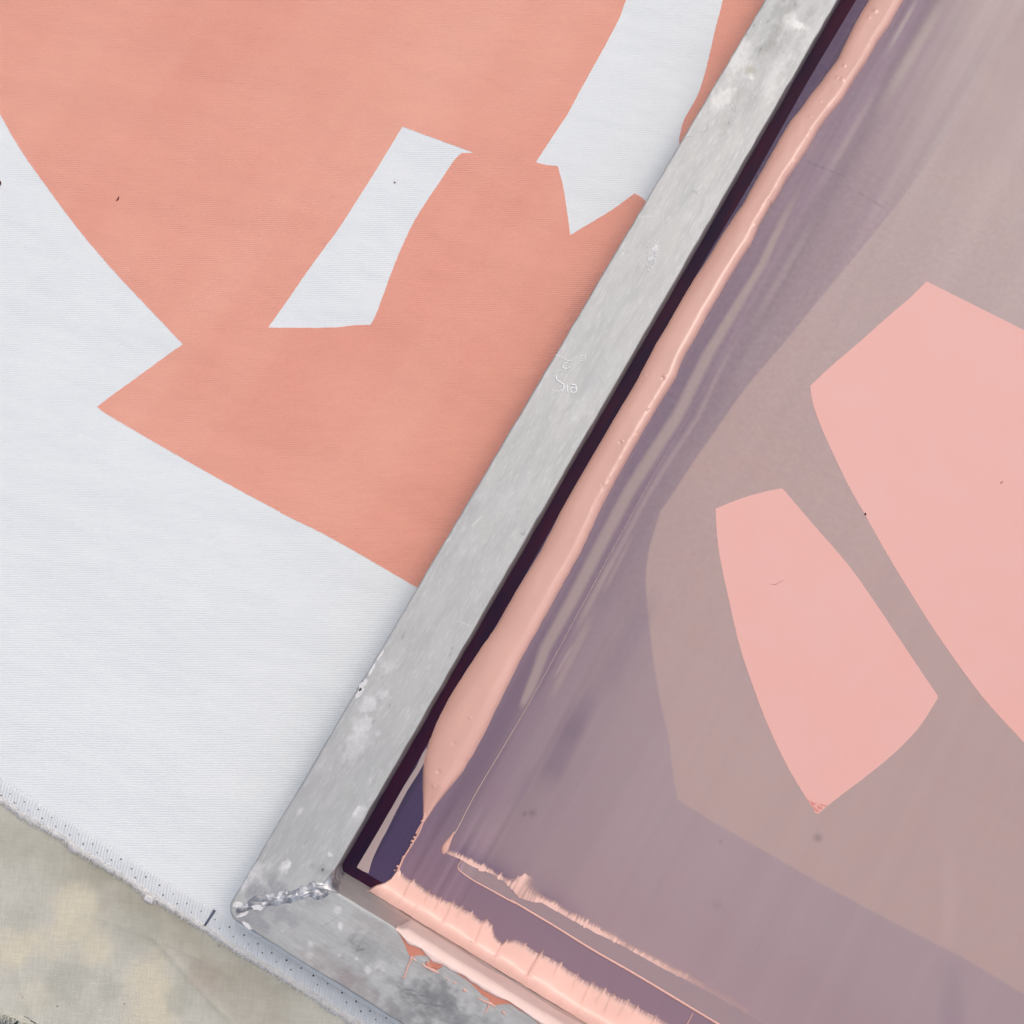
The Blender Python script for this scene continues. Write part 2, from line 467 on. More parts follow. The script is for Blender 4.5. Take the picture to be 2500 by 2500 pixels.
for (px, py), r, s_ in (((1000, 1250), 0.012, .5), ((500, 1650), 0.012, .6), ((800, 1700), 0.009, .5), ((180, 1150), 0.012, .4), ((1300, 1750), 0.01, .6)):
    (cx, cy), = crop(0, 1850, 650, [(px, py)], Z_CLOTH)
    d = np.hypot(X - cx, Y - cy) + 0.007 * fbm(X * 90, Y * 90, 51)
    base = tint(base, s_ * (1 - sstep(r * 0.4, r * 1.4, d)), srgb(190, 192, 180))
(cx, cy), = crop(0, 1850, 650, [(1500, 1600)], Z_CLOTH)
base = tint(base, 0.35 * (1 - sstep(0.002, 0.016, np.hypot(X - cx, (Y - cy) * 1.2))), srgb(190, 168, 158))
base = tint(base, 0.7 * (1 - sstep(0.0, 0.014, Y - CY0)), srgb(222, 222, 210))
grid_obj('cloth_sheet', np.stack([X, Y, ZZ], -1).reshape(-1, 3), len(xs), len(ys), mat_canvas, cl, {'cloth_color': base.reshape(-1, 3)})
V, F = [], []
for i in range(1500):
    x = rng.uniform(-0.30, 0.05); L = rng.uniform(0.003, 0.011); a = rng.normal(0, 0.45)
    y0 = CY0 + 0.002 + 0.0025 * float(vnoise(np.array(x * 22), np.array(0.0), 6))
    p = [(x, y0, Z_CLOTH + rng.uniform(-0.001, 0.0008))]
    for k in range(3):
        a += rng.normal(0, 0.35)
        q = p[-1]; p.append((q[0] + math.sin(a) * L / 3, q[1] - math.cos(a) * L / 3, q[2] - rng.uniform(0, 0.0011)))
    tube(V, F, p, [0.00022, 0.0002, 0.00016, 0.00008], 3)
mesh_obj('frayed_edge', V, F, M('canvas_threads').p(Base_Color=srgb(226, 226, 214), Roughness=0.9).m, cl, kind='stuff')

# ------------------------------------------------------------------ the printed fabric
fa = thing('printed_fabric', 'white ribbed cotton fabric printed with large coral shapes, left of the metal bar', 'fabric', (-0.2, 0.1, Z_FAB))
HEM, CUT = -0.0572, -0.0672
xs = np.linspace(-0.72, 1.0, 700)
ys = np.concatenate([np.linspace(HEM - 0.003, 0.0, 40), np.linspace(0.006, 1.05, 120)])
X, Y = np.meshgrid(xs, ys, indexing='ij')
Z = Z_FAB + 0 * X
Z = np.where(Y < HEM - 0.0012, Z_FAB - 0.0004, Z)
grid_obj('fabric_sheet', np.stack([X, Y, Z], -1).reshape(-1, 3), len(xs), len(ys), mat_white, fa)
# selvedge strip: a little higher, with a soft welt at its upper border and an uneven cut edge
ys = np.linspace(0, 1, 16); xs = np.linspace(-0.72, 1.0, 3400)
X, T = np.meshgrid(xs, ys, indexing='ij')
cutw = CUT + 0.0007 * vnoise(X * 45, X * 0, 61) + 0.00035 * vnoise(X * 330, X * 0, 62)
hemw = HEM + 0.0004 * vnoise(X * 30, X * 0, 63)
Y = hemw + (cutw - hemw) * T
Z = Z_FAB + 0.00035 + 0.00055 * np.sin(np.pi * np.clip(T * 1.02, 0, 1)) ** 0.6 - 0.0007 * sstep(0.85, 1, T) - 0.0003 * (1 - sstep(0, 0.08, T)) \
    + 0.00010 * np.sin((X * math.cos(0.14) + Y * math.sin(0.14)) * 2 * math.pi / 0.00185 + 2.2 * vnoise(X * 60, Y * 60, 64)) * sstep(0, .15, T)
grid_obj('selvedge', np.stack([X, Y, Z], -1).reshape(-1, 3), len(xs), len(ys), mat_selv, fa, flip=True)
# fluffy cut edge
V, F = [], []
for i in range(9000):
    x = rng.uniform(-0.26, 0.16); L = abs(rng.normal(0.0026, 0.0009)) + 0.0005; a = rng.normal(0.1, 0.6)
    y0 = CUT + rng.uniform(0.0000, 0.0022) + 0.0007 * float(vnoise(np.array(x * 45), np.array(0.0), 61))
    p = [(x, y0, Z_FAB + rng.uniform(-0.0008, 0.0012))]
    for k in range(3):
        a += rng.normal(0, 0.5)
        q = p[-1]; p.append((q[0] + math.sin(a) * L / 3, q[1] - math.cos(a) * L / 3, q[2] - rng.uniform(-0.0001, 0.00035)))
    tube(V, F, p, [0.00014, 0.00015, 0.00013, 0.00006], 3)
for cxp in ((180, 2066), (365, 2190)):
    bx, by = at(cxp[0], cxp[1], Z_FAB)
    for i in range(40):
        x = bx + rng.normal(0, 0.0016); p = [(x, by + 0.001, Z_FAB + 0.0003)]; a = rng.normal(0.25, 0.3)
        for k in range(3):
            q = p[-1]; p.append((q[0] + math.sin(a) * 0.0016, q[1] - math.cos(a) * 0.0016, q[2] - 0.0003))
        tube(V, F, p, [0.00022, 0.0002, 0.00015, 0.00006], 3)
mesh_obj('cut_fringe', V, F, mat_fringe, fa, kind='stuff')

# coral print
def ragged(loop, amp=0.00013, step=0.0007, seed=0):
    out = []; n = len(loop)
    for i in range(n):
        a, b = loop[i], loop[(i + 1) % n]
        L = math.hypot(b[0] - a[0], b[1] - a[1]); k = max(1, int(L / step)) if abs(a[0]) < .5 and abs(b[0]) < .5 else 1
        nx_, ny_ = ((b[1] - a[1]) / L, (a[0] - b[0]) / L) if L > 1e-9 else (0, 0)
        for j in range(k):
            t_ = j / k; x = a[0] + (b[0] - a[0]) * t_; y = a[1] + (b[1] - a[1]) * t_
            d = amp * float(vnoise(np.array(x * 900 + seed), np.array(y * 900), 65)) + .8 * amp * float(vnoise(np.array(x * 300), np.array(y * 300), 66))
            out.append((x + nx_ * d, y + ny_ * d))
    return out
k4 = 1250
zP = Z_FAB
outer = crop(0, 0, k4, [(-330, -500), (-160, 90), (-60, 320)], zP)
outer += smooth(crop(0, 0, k4, [(-60, 320), (0, 430), (70, 553), (145, 662), (290, 858), (420, 1012), (555, 1157), (690, 1299)], zP), 5)
outer += smooth(crop(0, 0, k4, [(690, 1299), (560, 1392), (480, 1451), (376, 1527), (370, 1536), (377, 1544), (405, 1564), (520, 1632), (620, 1690), (840, 1815), (1055, 1931)], zP), 4)[1:]
outer += smooth([at(x, y, zP) for x, y in ((686, 1253), (815, 1317), (1018, 1434), (1300, 1590), (1700, 1830))], 3)
outer += [at(2300, 2200, zP), (0.75, 0.25), (0.75, 1.0), (-0.69, 1.0), (-0.69, 0.62)]
holeA = crop(0, 0, k4, [(1518, 478), (1660, 530), (1790, 577)], zP) + smooth(crop(0, 0, k4, [(1742, 577), (1712, 608), (1640, 715), (1590, 790), (1555, 850), (1515, 935), (1475, 1035), (1440, 1130), (1420, 1185), (1398, 1225)], zP), 4) \
    + smooth(crop(0, 0, k4, [(1398, 1225), (1330, 1228), (1260, 1236), (1110, 1237), (1012, 1236)], zP), 3)[1:] + smooth(crop(0, 0, k4, [(1012, 1236), (1080, 1140), (1150, 1038), (1210, 955), (1275, 867), (1320, 798), (1395, 680), (1460, 575), (1518, 478)], zP), 4)[1:-1]
holeB = smooth(crop(k4, 0, k4, [(600, -420), (470, -90), (430, 0), (400, 80), (330, 210), (255, 345), (210, 430), (160, 505), (90, 612)], zP), 4) \
    + smooth(crop(k4, 0, k4, [(130, 623), (172, 627)], zP), 2) + smooth(crop(k4, 0, k4, [(172, 627), (190, 690), (205, 780), (220, 887)], zP), 3)[1:] \
    + smooth(crop(k4, 0, k4, [(220, 887), (290, 845), (380, 790), (462, 730)], zP), 3)[1:] \
    + smooth(crop(k4, 0, k4, [(462, 730), (485, 742), (510, 766), (560, 830)], zP), 3)[1:] \
    + smooth(crop(k4, 0, k4, [(690, 700), (650, 600), (632, 545), (634, 508), (650, 450), (700, 360), (732, 260), (770, 100), (795, 0), (830, -200), (900, -420)], zP), 4)
sheet('coral_print', [ragged(outer), ragged(holeA), ragged(holeB)], Z_FAB + 0.00005, 0.00009, mat_coral, fa)

# pin holes of the stenter along the selvedge
up5 = [(74, 263), (177, 320), (277, 376), (375, 434), (475, 494), (571, 555), (671, 626), (779, 675), (877, 736), (953, 806), (1057, 866), (1157, 926), (1257, 990), (1355, 1057), (1459, 1114)]
lo5 = [(6, 273), (105, 328), (207, 383), (306, 439), (405, 499), (505, 560), (604, 625), (704, 689), (808, 742), (982, 870), (1183, 996), (1286, 1059), (1388, 1121)]
up1 = [(87, 1036), (211, 1101), (337, 1170), (455, 1244), (574, 1322), (701, 1386), (826, 1454), (1053, 1588), (1175, 1666), (1297, 1741), (1416, 1822), (1554, 1882)]
lo1 = [(126, 1113), (245, 1183), (373, 1247), (493, 1323), (614, 1399), (738, 1466), (930, 1519), (968, 1595), (1215, 1747), (1338, 1824), (1464, 1893)]
zs = Z_FAB + 0.00108
holes = crop(0, 1850, 650, up5 + lo5, zs) + crop(500, 1950, 550, up1 + lo1, zs)
hm = bpy.data.meshes.new('pin_hole')
hv = [(0.00042 * math.cos(a), 0.00036 * math.sin(a), 0.00012) for a in np.linspace(0, 2 * math.pi, 10, endpoint=False)]
hv += [(x * 1.15, y * 1.15, -0.0006) for x, y, z in hv]
hm.from_pydata(hv, [], [tuple(range(10))] + [(i, (i + 10), (i + 1) % 10 + 10, (i + 1) % 10) for i in range(10)]); hm.materials.append(mat_hole)
h0 = None
for i, (x, y) in enumerate(holes):
    o = bpy.data.objects.new('pin_hole', hm) if h0 is None else h0.copy()
    if h0 is None: link(o, fa); h0 = o
    else: COL.objects.link(o); o.parent = fa
    o.location = Vector((x, y, zs - 0.0001)) - Vector(fa.location)
    s_ = random.uniform(0.75, 1.2); o.scale = (s_ * random.uniform(.85, 1.2), s_, 1)
V, F = [], []
pm = crop(0, 1850, 650, [(1558, 1105), (1540, 1135), (1512, 1178), (1485, 1220)], zs)
tube(V, F, [(x, y, zs + 0.0001) for x, y in pm], [0.0009, 0.00075, 0.0007, 0.0006], 6, 0.12)
mesh_obj('pen_mark', V, F, mat_pen, fa)

# ------------------------------------------------------------------ the screen frame
fr = thing('screen_frame', 'silver welded metal printing screen with purple mesh, resting on the printed fabric', 'printing screen', (0.0, 0.0, Z_FAB))
ZB = Z_FAB + 0.0003
RO = 0.0080

def stains(co, along):
    """RGBA of marks that were left on the bar's top."""
    X, Y = co[:, 0], co[:, 1]
    rgba = np.zeros((len(co), 4)); rgba[:, :3] = 0.6
    def put(mask, c):
        a = np.clip(mask, 0, 1)
        old = rgba[:, 3].copy(); na = a + old * (1 - a)
        rgba[:, :3] = (np.asarray(c)[None] * a[:, None] + rgba[:, :3] * (old * (1 - a))[:, None]) / np.maximum(na, 1e-6)[:, None]
        rgba[:, 3] = na
    nz = fbm(X * 300, Y * 300, 71); nl = fbm(X * 260, Y * 60, 75) if along else fbm(X * 60, Y * 260, 75); nf = fbm(X * 900, Y * 900, 79, 2)
    def blob(p, r, c, s, stretch=(1, 1), soft=0.6):
        d = np.hypot((X - p[0]) * stretch[0], (Y - p[1]) * stretch[1]) / r + 0.75 * nz + .5 * nl + .3 * nf; s = s * (.75 + .5 * nf)
        put(s * (1 - sstep(1 - soft, 1 + soft * 0.3, d)), c)
    if along == 1:
        P = lambda x, y: crop(1750, 0, 500, [(x, y)], H)[0]
        for (x, y), r, s, st in (((620, 90), .0065, .8, (1, .5)), ((560, 300), .006, .85, (1, .45)), ((860, 130), .0055, .6, (1.2, .7)), ((700, 30), .006, .6, (1, 1)), ((480, 470), .006, .6, (1, .5)),
                                 ((620, 430), .005, .5, (1, .4)), ((390, 470), .004, .6, (1, 1)), ((230, 900), .004, .5, (1, .5)), ((90, 1150), .005, .5, (1, .5)), ((320, 1000), .006, .35, (1, .4))):
            blob(P(x, y), r, (0.36, 0.37, 0.36), s, st)
        blob(P(325, 665), .0048, srgb(176, 172, 160), .9, (1, 1.6), .3)
        for (x, y), r in (((480, 200), .0024), ((740, 40), .0012), ((350, 240), .0013), ((280, 330), .0012), ((115, 1160), .0013), ((440, 65), .001), ((410, 470), .0015), ((760, 410), .0008)):
            blob(P(x, y), r, (0.17, 0.17, 0.18), .55, (2.2, .7))
        for (x, y), r, s, st in (((690, 200), .0045, .5, (1, .7)), ((780, 230), .003, .9, (.6, 1)), ((200, 560), .008, .5, (1, .5)), ((950, 250), .009, .3, (1.6, .5)), ((560, 700), .011, .3, (1.8, .4)), ((330, 730), .003, .8, (1, 1)), ((60, 900), .006, .5, (1, .5))):
            blob(P(x, y), r, (0.80, 0.81, 0.80), s, st)
        Q = lambda x, y: crop(850, 1550, 500, [(x, y)], H)[0]
        for (x, y), r, s, st in (((190, 640), .006, .7, (1, 1)), ((330, 560), .004, .6, (1, .8)), ((130, 850), .006, .5, (1, 1)), ((90, 1020), .007, .5, (1, .6)), ((270, 930), .003, .5, (1, 1)), ((130, 1660), .004, .5, (2, .6)), ((380, 280), .004, .3, (1, 1))):
            blob(Q(x, y), r, (0.76, 0.77, 0.78), s, st)
        for (x, y), r in (((320, 400), .0011), ((235, 825), .0012), ((985, 125), .001), ((965, 185), .0011), ((520, 15), .0012), ((388, 670), .001)):
            blob(Q(x, y), r, (0.18, 0.18, 0.18), .5, (2.0, .8))
        R = lambda x, y: crop(500, 1950, 550, [(x, y)], H)[0]
        for (x, y), r, s, st in (((680, 580), .0032, .95, (1, .8)), ((430, 640), .006, .6, (1, .6)), ((330, 740), .004, .7, (1, .8)), ((1080, 480), .0011, .9, (.6, 1)), ((820, 110), .003, .5, (2, 1)), ((1300, 110), .0025, .8, (2.2, .7)), ((480, 720), .003, .4, (1, 1))):
            blob(R(x, y), r, (0.82, 0.82, 0.82), s, st)
        for (x, y), r, s, st in (((620, 740), .006, .85, (.55, 1.5)), ((480, 790), .006, .85, (.6, 1)), ((1000, 610), .004, .5, (.5, 1.4)), ((400, 800), .004, .8, (1, 1))):
            blob(R(x, y), r, (0.33, 0.345, 0.37), s, st, .5)
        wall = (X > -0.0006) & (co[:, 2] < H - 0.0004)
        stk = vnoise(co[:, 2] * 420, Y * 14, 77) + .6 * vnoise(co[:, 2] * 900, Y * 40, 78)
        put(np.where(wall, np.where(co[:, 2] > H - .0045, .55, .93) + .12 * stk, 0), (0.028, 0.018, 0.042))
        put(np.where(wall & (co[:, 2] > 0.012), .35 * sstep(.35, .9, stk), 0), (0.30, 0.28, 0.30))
        blob(R(870, 380), .0009, (.12, .12, .12), .9, (2, .6)); blob(R(1010, 612), .0009, (.08, .08, .08), .9)
    else:
        R = lambda x, y: crop(500, 1950, 550, [(x, y)], H)[0]
        for (x, y), r, s, st in (((450, 1040), .0065, .9, (.45, 1.4)), ((650, 990), .006, .8, (.5, 1.5)), ((330, 1060), .004, .8, (1, 1)), ((1000, 850), .004, .6, (1, .8)), ((900, 860), .003, .7, (1, 1))):
            blob(R(x, y), r, (0.33, 0.345, 0.37), s, st, .5)
        for (x, y), r, s in (((1170, 1095), .0021, .95), ((1135, 950), .0024, .6), ((905, 1245), .0024, .7), ((900, 1340), .0024, .7), ((1300, 1370), .0016, .9), ((1400, 1465), .0024, .9), ((660, 1135), .001, .8), ((700, 1245), .001, .8), ((1150, 1345), .0014, .6), ((1500, 1440), .004, .4), ((1560, 1200), .006, .35), ((1700, 1600), .006, .35)):
            blob(R(x, y), r, (0.82, 0.82, 0.82), s)
        for (x, y), r, s, st in (((1400, 1280), .009, .6, (.7, 1)), ((1310, 1250), .006, .5, (1, .6)), ((1800, 1700), .012, .85, (.6, 1)), ((1880, 1560), .008, .7, (1, 1)), ((1550, 1180), .006, .5, (.6, 1)), ((1700, 1850), .012, .7, (.6, 1)), ((2050, 1850), .012, .9, (.5, 1.2)), ((2000, 1650), .007, .7, (.5, 1)), ((2300, 1950), .012, .8, (.5, 1)), ((1350, 1560), .014, .3, (.5, 1.5))):
            blob(R(x, y), r, (0.23, 0.24, 0.25), s * .8, st, .9)
        blob(R(1050, 1430), .012, srgb(168, 158, 156), .5, (.5, 1.6), .9); blob(R(1300, 1640), .011, srgb(160, 150, 150), .6, (.5, 1.6), .9)
        T = lambda x, y: crop(800, 1950, 550, [(x, y)], H)[0]
        def line(pts, wd, c, s):
            for i in range(len(pts) - 1):
                d, _ = seg_d(X, Y, T(*pts[i]), T(*pts[i + 1]))
                put(s * np.exp(-(d / wd) ** 2) * np.clip(0.5 + 1.2 * nf + nz, 0, 1.2), c)
        for pts in (((550, 1560), (680, 1680), (820, 1690)), ((600, 1620), (760, 1650)), ((820, 1560), (870, 1600), (850, 1680)), ((980, 1600), (1080, 1720), (1140, 1860)), ((740, 1740), (980, 1780)), ((700, 1660), (920, 1830)), ((1280, 1860), (1340, 1910)), ((240, 1310), (300, 1210)), ((240, 1310), (330, 1280))):
            line(pts, .0004, (0.12, 0.125, 0.14), .6)
        wall = (Y > -0.0006) & (co[:, 2] < H - 0.0006)
        put(np.where(wall, (.2 + .6 * sstep(.02, .06, X)) * np.clip(.8 + .6 * vnoise(X * 25, co[:, 2] * 700, 76), 0, 1), 0), srgb(216, 188, 180))
        d = np.abs(Y + 0.006) / 0.006
        put(0.25 * np.exp(-d * d) * (X > 0.02) * (0.5 + nl), srgb(150, 128, 122))
    return rgba

def make_bar(axis, sgn, mat, length, other, name='frame_bar', rich=False):
    """A square tube mitred at both ends. Built along +Y at the left side (axis 'L'), then turned into place."""
    nL = 900 if rich else 30
    # outline across (s: 0 outer .. 1 inner) as a rounded profile
    prof = []
    r = 0.0011
    prof.append((0, ZB)); prof.append((0, H - r))
    for a in np.linspace(0, math.pi / 2, 5)[1:]: prof.append((r - r * math.cos(a), H - r + r * math.sin(a)))
    nt_ = 72 if rich else 6
    for q in np.linspace(r, W - r, nt_ + 1)[1:]: prof.append((q, H))
    for a in np.linspace(0, math.pi / 2, 5)[1:]: prof.append((W - r + r * math.sin(a), H - r + r * math.cos(a)))
    prof.append((W, ZB))
    prof = np.array(prof); npf = len(prof)
    u = np.linspace(0, 1, nL)
    if rich: u = u ** 1.0
    d = W - prof[:, 0]                       # distance outwards from the inner face
    lo = -d; hi = length + d
    A = lo[None, :] + (hi - lo)[None, :] * u[:, None]
    D = np.repeat(d[None, :], nL, 0); Zp = np.repeat(prof[None, :, 1], nL, 0)
    if rich:   # slight dents along the arrises
        D = D + 0.00022 * (D < 0.0015) * vnoise(A * 130, D * 0, 81) + 0.0003 * (D > W - 0.0015) * np.minimum(vnoise(A * 160, D * 0, 82), 0.2)
        Zp = Zp + 0.00012 * vnoise(A * 40, D * 120, 83) * (Zp > H - 1e-5)
    if axis == 'L': P = np.stack([-D, A, Zp], -1)
    if axis == 'B': P = np.stack([A, -D, Zp], -1)
    if axis == 'R': P = np.stack([other + D, A, Zp], -1)
    if axis == 'T': P = np.stack([A, other + D, Zp], -1)
    P = P.reshape(-1, 3)
    a_ = -W + RO - P[:, 0]; b_ = -W + RO - P[:, 1]
    k = (a_ > 0) & (b_ > 0) if axis in 'LB' else np.zeros(len(P), bool)
    f_ = np.where(k, np.maximum(a_, b_) / np.maximum(np.hypot(a_, b_), 1e-9), 1)
    P[:, 0] = np.where(k, -W + RO - a_ * f_, P[:, 0]); P[:, 1] = np.where(k, -W + RO - b_ * f_, P[:, 1])
    flip = axis in ('B', 'R')
    return grid_obj(name, P, nL, npf, mat, fr, {'stain': stains(P, 1 if axis in 'LR' else 0)}, flip=not flip)

make_bar('L', 1, mat_bar_y, INY, 0, rich=True)
make_bar('B', 1, mat_bar_x, INX, 0, rich=True)
make_bar('R', 1, mat_bar_y, INY, INX)
make_bar('T', 1, mat_bar_x, INX, INY)

# weld bead over the mitre
nU, nV = 170, 41
uu = np.linspace(0, 1, nU); vv = np.linspace(-1, 1, nV)
U, Vv = np.meshgrid(uu, vv, indexing='ij')
diag = np.array([1, 1]) / math.sqrt(2); nrm = np.array([-1, 1]) / math.sqrt(2)
L0 = W * math.sqrt(2)
width = 0.0033 + 0.0009 * sstep(0, .8, U) + 0.0009 * vnoise(U * 7, U * 0, 91) + 0.0012 * np.exp(-((U - 0.93) / 0.09) ** 2)
cen = 0.0010 * vnoise(U * 5, U * 0, 92) + 0.0012 * np.sin(U * 6)
sa = -L0 + 0.0046 + (L0 - 0.0046 + 0.0004) * U
dome = np.clip(1 - Vv ** 2, 0, 1) ** 0.8
warp = U * 3.2 + 0.8 * Vv ** 2 - .8 * Vv + 1.7 * vnoise(U * 4, Vv * 1.2, 93) + .25 * vnoise(U * 17, Vv * 4, 90)
saw = warp % 1.0
hh = (0.0005 + 0.0005 * vnoise(U * 6, Vv * 1.2, 94) + 0.0008 * sstep(.4, .9, U)) * dome
hh = hh + 0.0004 * (saw * saw * (3 - 2 * saw)) * (1 - sstep(.8, 1, saw)) * dome + 0.00025 * fbm(U * 12, Vv * 3, 95, 2) * dome
ed = 1 + 0.30 * vnoise(U * 15, np.sign(Vv), 96) + .05 * vnoise(U * 50, np.sign(Vv) + 3, 89)
Px = sa * diag[0] + (cen + Vv * width * ed) * nrm[0]
Py = sa * diag[1] + (cen + Vv * width * ed) * nrm[1]
drop = np.clip((U - 0.86) / 0.14, 0, 1)
Pz = H - 0.00012 + hh - 0.0012 * drop ** 2 - 0.0022 * np.clip((0.07 - U) / 0.07, 0, 1) ** 2
grid_obj('weld_bead', np.stack([Px, Py, Pz], -1).reshape(-1, 3), nU, nV, mat_weld, fr, flip=True)
# fillet of weld running down the inner corner
nU, nV = 40, 21
U, T = np.meshgrid(np.linspace(0, 1, nU), np.linspace(0, 1, nV), indexing='ij')
rr = 0.0098 * (1 - 0.55 * np.sqrt(U)) + 0.0009 * vnoise(U * 9, T * 3, 97)
ang = T * math.pi / 2
Px = rr * (1 - np.sin(ang)) ; Py = rr * (1 - np.cos(ang))
Px = np.where(T > .98, -0.0003, Px); Py = np.where(T < .02, -0.0003, Py)
Pz = H + 0.0006 - U * (H - 0.002) + 0.0006 * vnoise(U * 6, T * 5, 98)
Px[0] = -0.0018; Py[0] = -0.0018; Pz[0] = H + 0.0012
Px[1] *= .8; Py[1] *= .8; Pz[1] = H + .0009
grid_obj('weld_fillet', np.stack([Px, Py, Pz], -1).reshape(-1, 3), nU, nV, mat_weld, fr)

# flakes of old white paint
def flake(c, rx, ry, rot, th=0.00025, n=16, seed=0):
    r = np.random.default_rng(seed); pts = []
    for k in range(n):
        a = 2 * math.pi * k / n; s_ = 1 + r.uniform(-0.32, 0.32)
        x, y = rx * s_ * math.cos(a), ry * s_ * math.sin(a)
        pts.append((c[0] + x * math.cos(rot) - y * math.sin(rot), c[1] + x * math.sin(rot) + y * math.cos(rot)))
    return pts
fl = [(crop(1500, 450, 500, [(385, 610)], H)[0], .0016, .0026, -.3), (crop(1500, 450, 500, [(345, 700)], H)[0], .0009, .0022, -.5), (crop(850, 1550, 500, [(140, 470)], H)[0], .0042, .0014, 1.45), (crop(850, 1550, 500, [(105, 550)], H)[0], .0036, .0013, 1.5), (crop(850, 1550, 500, [(222, 330)], H)[0], .0036, .0008, 1.6),
      (crop(850, 1550, 500, [(300, 200)], H)[0], .0034, .0006, 1.55), (crop(500, 1950, 550, [(285, 905)], H)[0], .0026, .0016, .9), (crop(500, 1950, 550, [(330, 990)], H)[0], .0030, .0010, .9),
      (crop(500, 1950, 550, [(345, 1105)], H)[0], .0034, .0010, -.15), (crop(500, 1950, 550, [(455, 930)], H)[0], .0028, .0014, .6)]
for i, (c, rx, ry, ro) in enumerate(fl):
    z0 = H - 0.0001 + (0.0013 if i in (6, 7, 9) else 0.0) + (0.0008 if i > 9 else 0)
    c = (max(c[0], -W + ry + 0.0002), max(c[1], -W + 0.0012))
    sheet('paint_flake', [flake(c, rx, ry, ro, seed=i)], z0, 0.0003, mat_chip, fr)
# scuffed remains of a sticker
V, F = [], []
def scuff(pts, r0):
    p = smooth(crop(1250, 850, 500, pts, H), 5)
    tube(V, F, [(x, y, H + 0.00004) for x, y in p], [r0 * (0.55 + 0.6 * abs(math.sin(i * 1.7 + r0 * 9e3))) for i in range(len(p))], 5, 0.05)
for pts, r0 in (([(410, 60), (470, 95), (545, 120), (600, 95), (625, 65)], .00028), ([(640, 70), (688, 75), (690, 112), (645, 118), (640, 70)], .0003), ([(648, 95), (688, 96)], .0002),
                ([(525, 135), (490, 150), (480, 185), (525, 190)], .00045), ([(500, 165), (530, 160)], .0003), ([(470, 215), (540, 180), (560, 200), (530, 225)], .00028), ([(390, 240), (440, 210), (520, 222)], .00024),
                ([(415, 258), (425, 300), (460, 325), (488, 345), (480, 390), (455, 405)], .0006), ([(520, 240), (505, 275)], .0002), ([(360, 395), (385, 390), (400, 410), (430, 395), (445, 410), (470, 380)], .00022),
                ([(520, 345), (525, 425)], .0004), ([(555, 345), (600, 350), (602, 410), (560, 415), (556, 375), (600, 378)], .00055), ([(615, 150), (630, 130)], .0002)):
    scuff(pts, r0)
mesh_obj('sticker_residue', V, F, mat_residue, fr)
V, F = [], []
for bx, by, n, sp, seed in ((380, 600, 14, 55, 1), (350, 690, 22, 60, 2), (320, 740, 12, 45, 3)):
    r = np.random.default_rng(seed)
    for i in range(n):
        x, y = crop(1500, 450, 500, [(bx + r.normal(0, sp * .6), by + r.normal(0, sp))], H)[0]
        a = r.uniform(0, 3.1); l = r.uniform(.0003, .0009)
        tube(V, F, [(x - l * math.cos(a), y - l * math.sin(a), H + .00003), (x, y, H + .00008), (x + l * math.cos(a), y + l * math.sin(a), H + .00003)], [.00012, .00045 * r.uniform(.5, 1.4), .0001], 5, .2)
mesh_obj('paint_scuff', V, F, mat_residue, fr)

# ------------------------------------------------------------------ the mesh with its emulsion, squeegee haze and a painted sheen
redge_L = [at(2170, -90), at(2147, -45)] + crop(1750, 0, 500, [(1435, 0), (1300, 230), (1140, 560), (1050, 680), (990, 770), (880, 900), (790, 1030), (690, 1150), (560, 1370), (470, 1530), (360, 1720), (245, 1932)]) \
    + crop(1500, 450, 500, [(1140, 290), (1000, 500), (890, 690), (760, 880), (640, 1070), (500, 1320), (390, 1500), (270, 1730), (165, 1932)]) \
    + crop(1250, 850, 500, [(1020, 560), (850, 850), (680, 1150), (500, 1460), (380, 1700), (260, 1932)]) + [at(1256, 1450), at(1210, 1532)] \
    + crop(850, 1550, 500, [(1240, 130), (1080, 380), (940, 600), (820, 840), (765, 1000), (725, 1140), (708, 1280), (706, 1450), (710, 1600), (708, 1740)])
redge_R = [at(2255, -90), at(2230, -45)] + crop(1750, 0, 500, [(1760, 0), (1690, 130), (1620, 250), (1500, 420), (1400, 600), (1290, 760), (1180, 950), (1060, 1090), (960, 1220), (860, 1400), (760, 1550), (650, 1710), (525, 1932)]) \
    + crop(1500, 450, 500, [(1480, 190), (1360, 400), (1322, 490), (1285, 575), (1210, 680), (1130, 810), (1040, 960), (890, 1210), (760, 1450), (640, 1660)]) \
    + crop(1250, 850, 500, [(1545, 280), (1370, 560), (1190, 870), (1020, 1170), (860, 1470), (650, 1920)]) \
    + crop(850, 1550, 500, [(1760, 0), (1640, 210), (1500, 490), (1400, 690), (1310, 880), (1200, 1090), (1080, 1290), (985, 1410), (880, 1540), (825, 1610), (722, 1760)])
aL = np.array(sorted(redge_L, key=lambda p: p[1])); aR = np.array(sorted(redge_R, key=lambda p: p[1]))
ridge_tail = crop(800, 1950, 550, [(820, 190), (780, 290), (740, 355), (700, 425), (650, 505), (620, 570)])
tl = np.array(sorted(ridge_tail, key=lambda p: p[1]))
def edge_x(arr, y): return np.interp(y, arr[:, 1], arr[:, 0])

GX0, GX1, GY0, GY1 = 0.0, 0.47, 0.0, 0.80
nx, ny = 590, 940
xs = np.linspace(GX0, GX1, nx); ys = np.linspace(GY0, GY1, ny)
X, Y = np.meshgrid(xs, ys, indexing='ij')

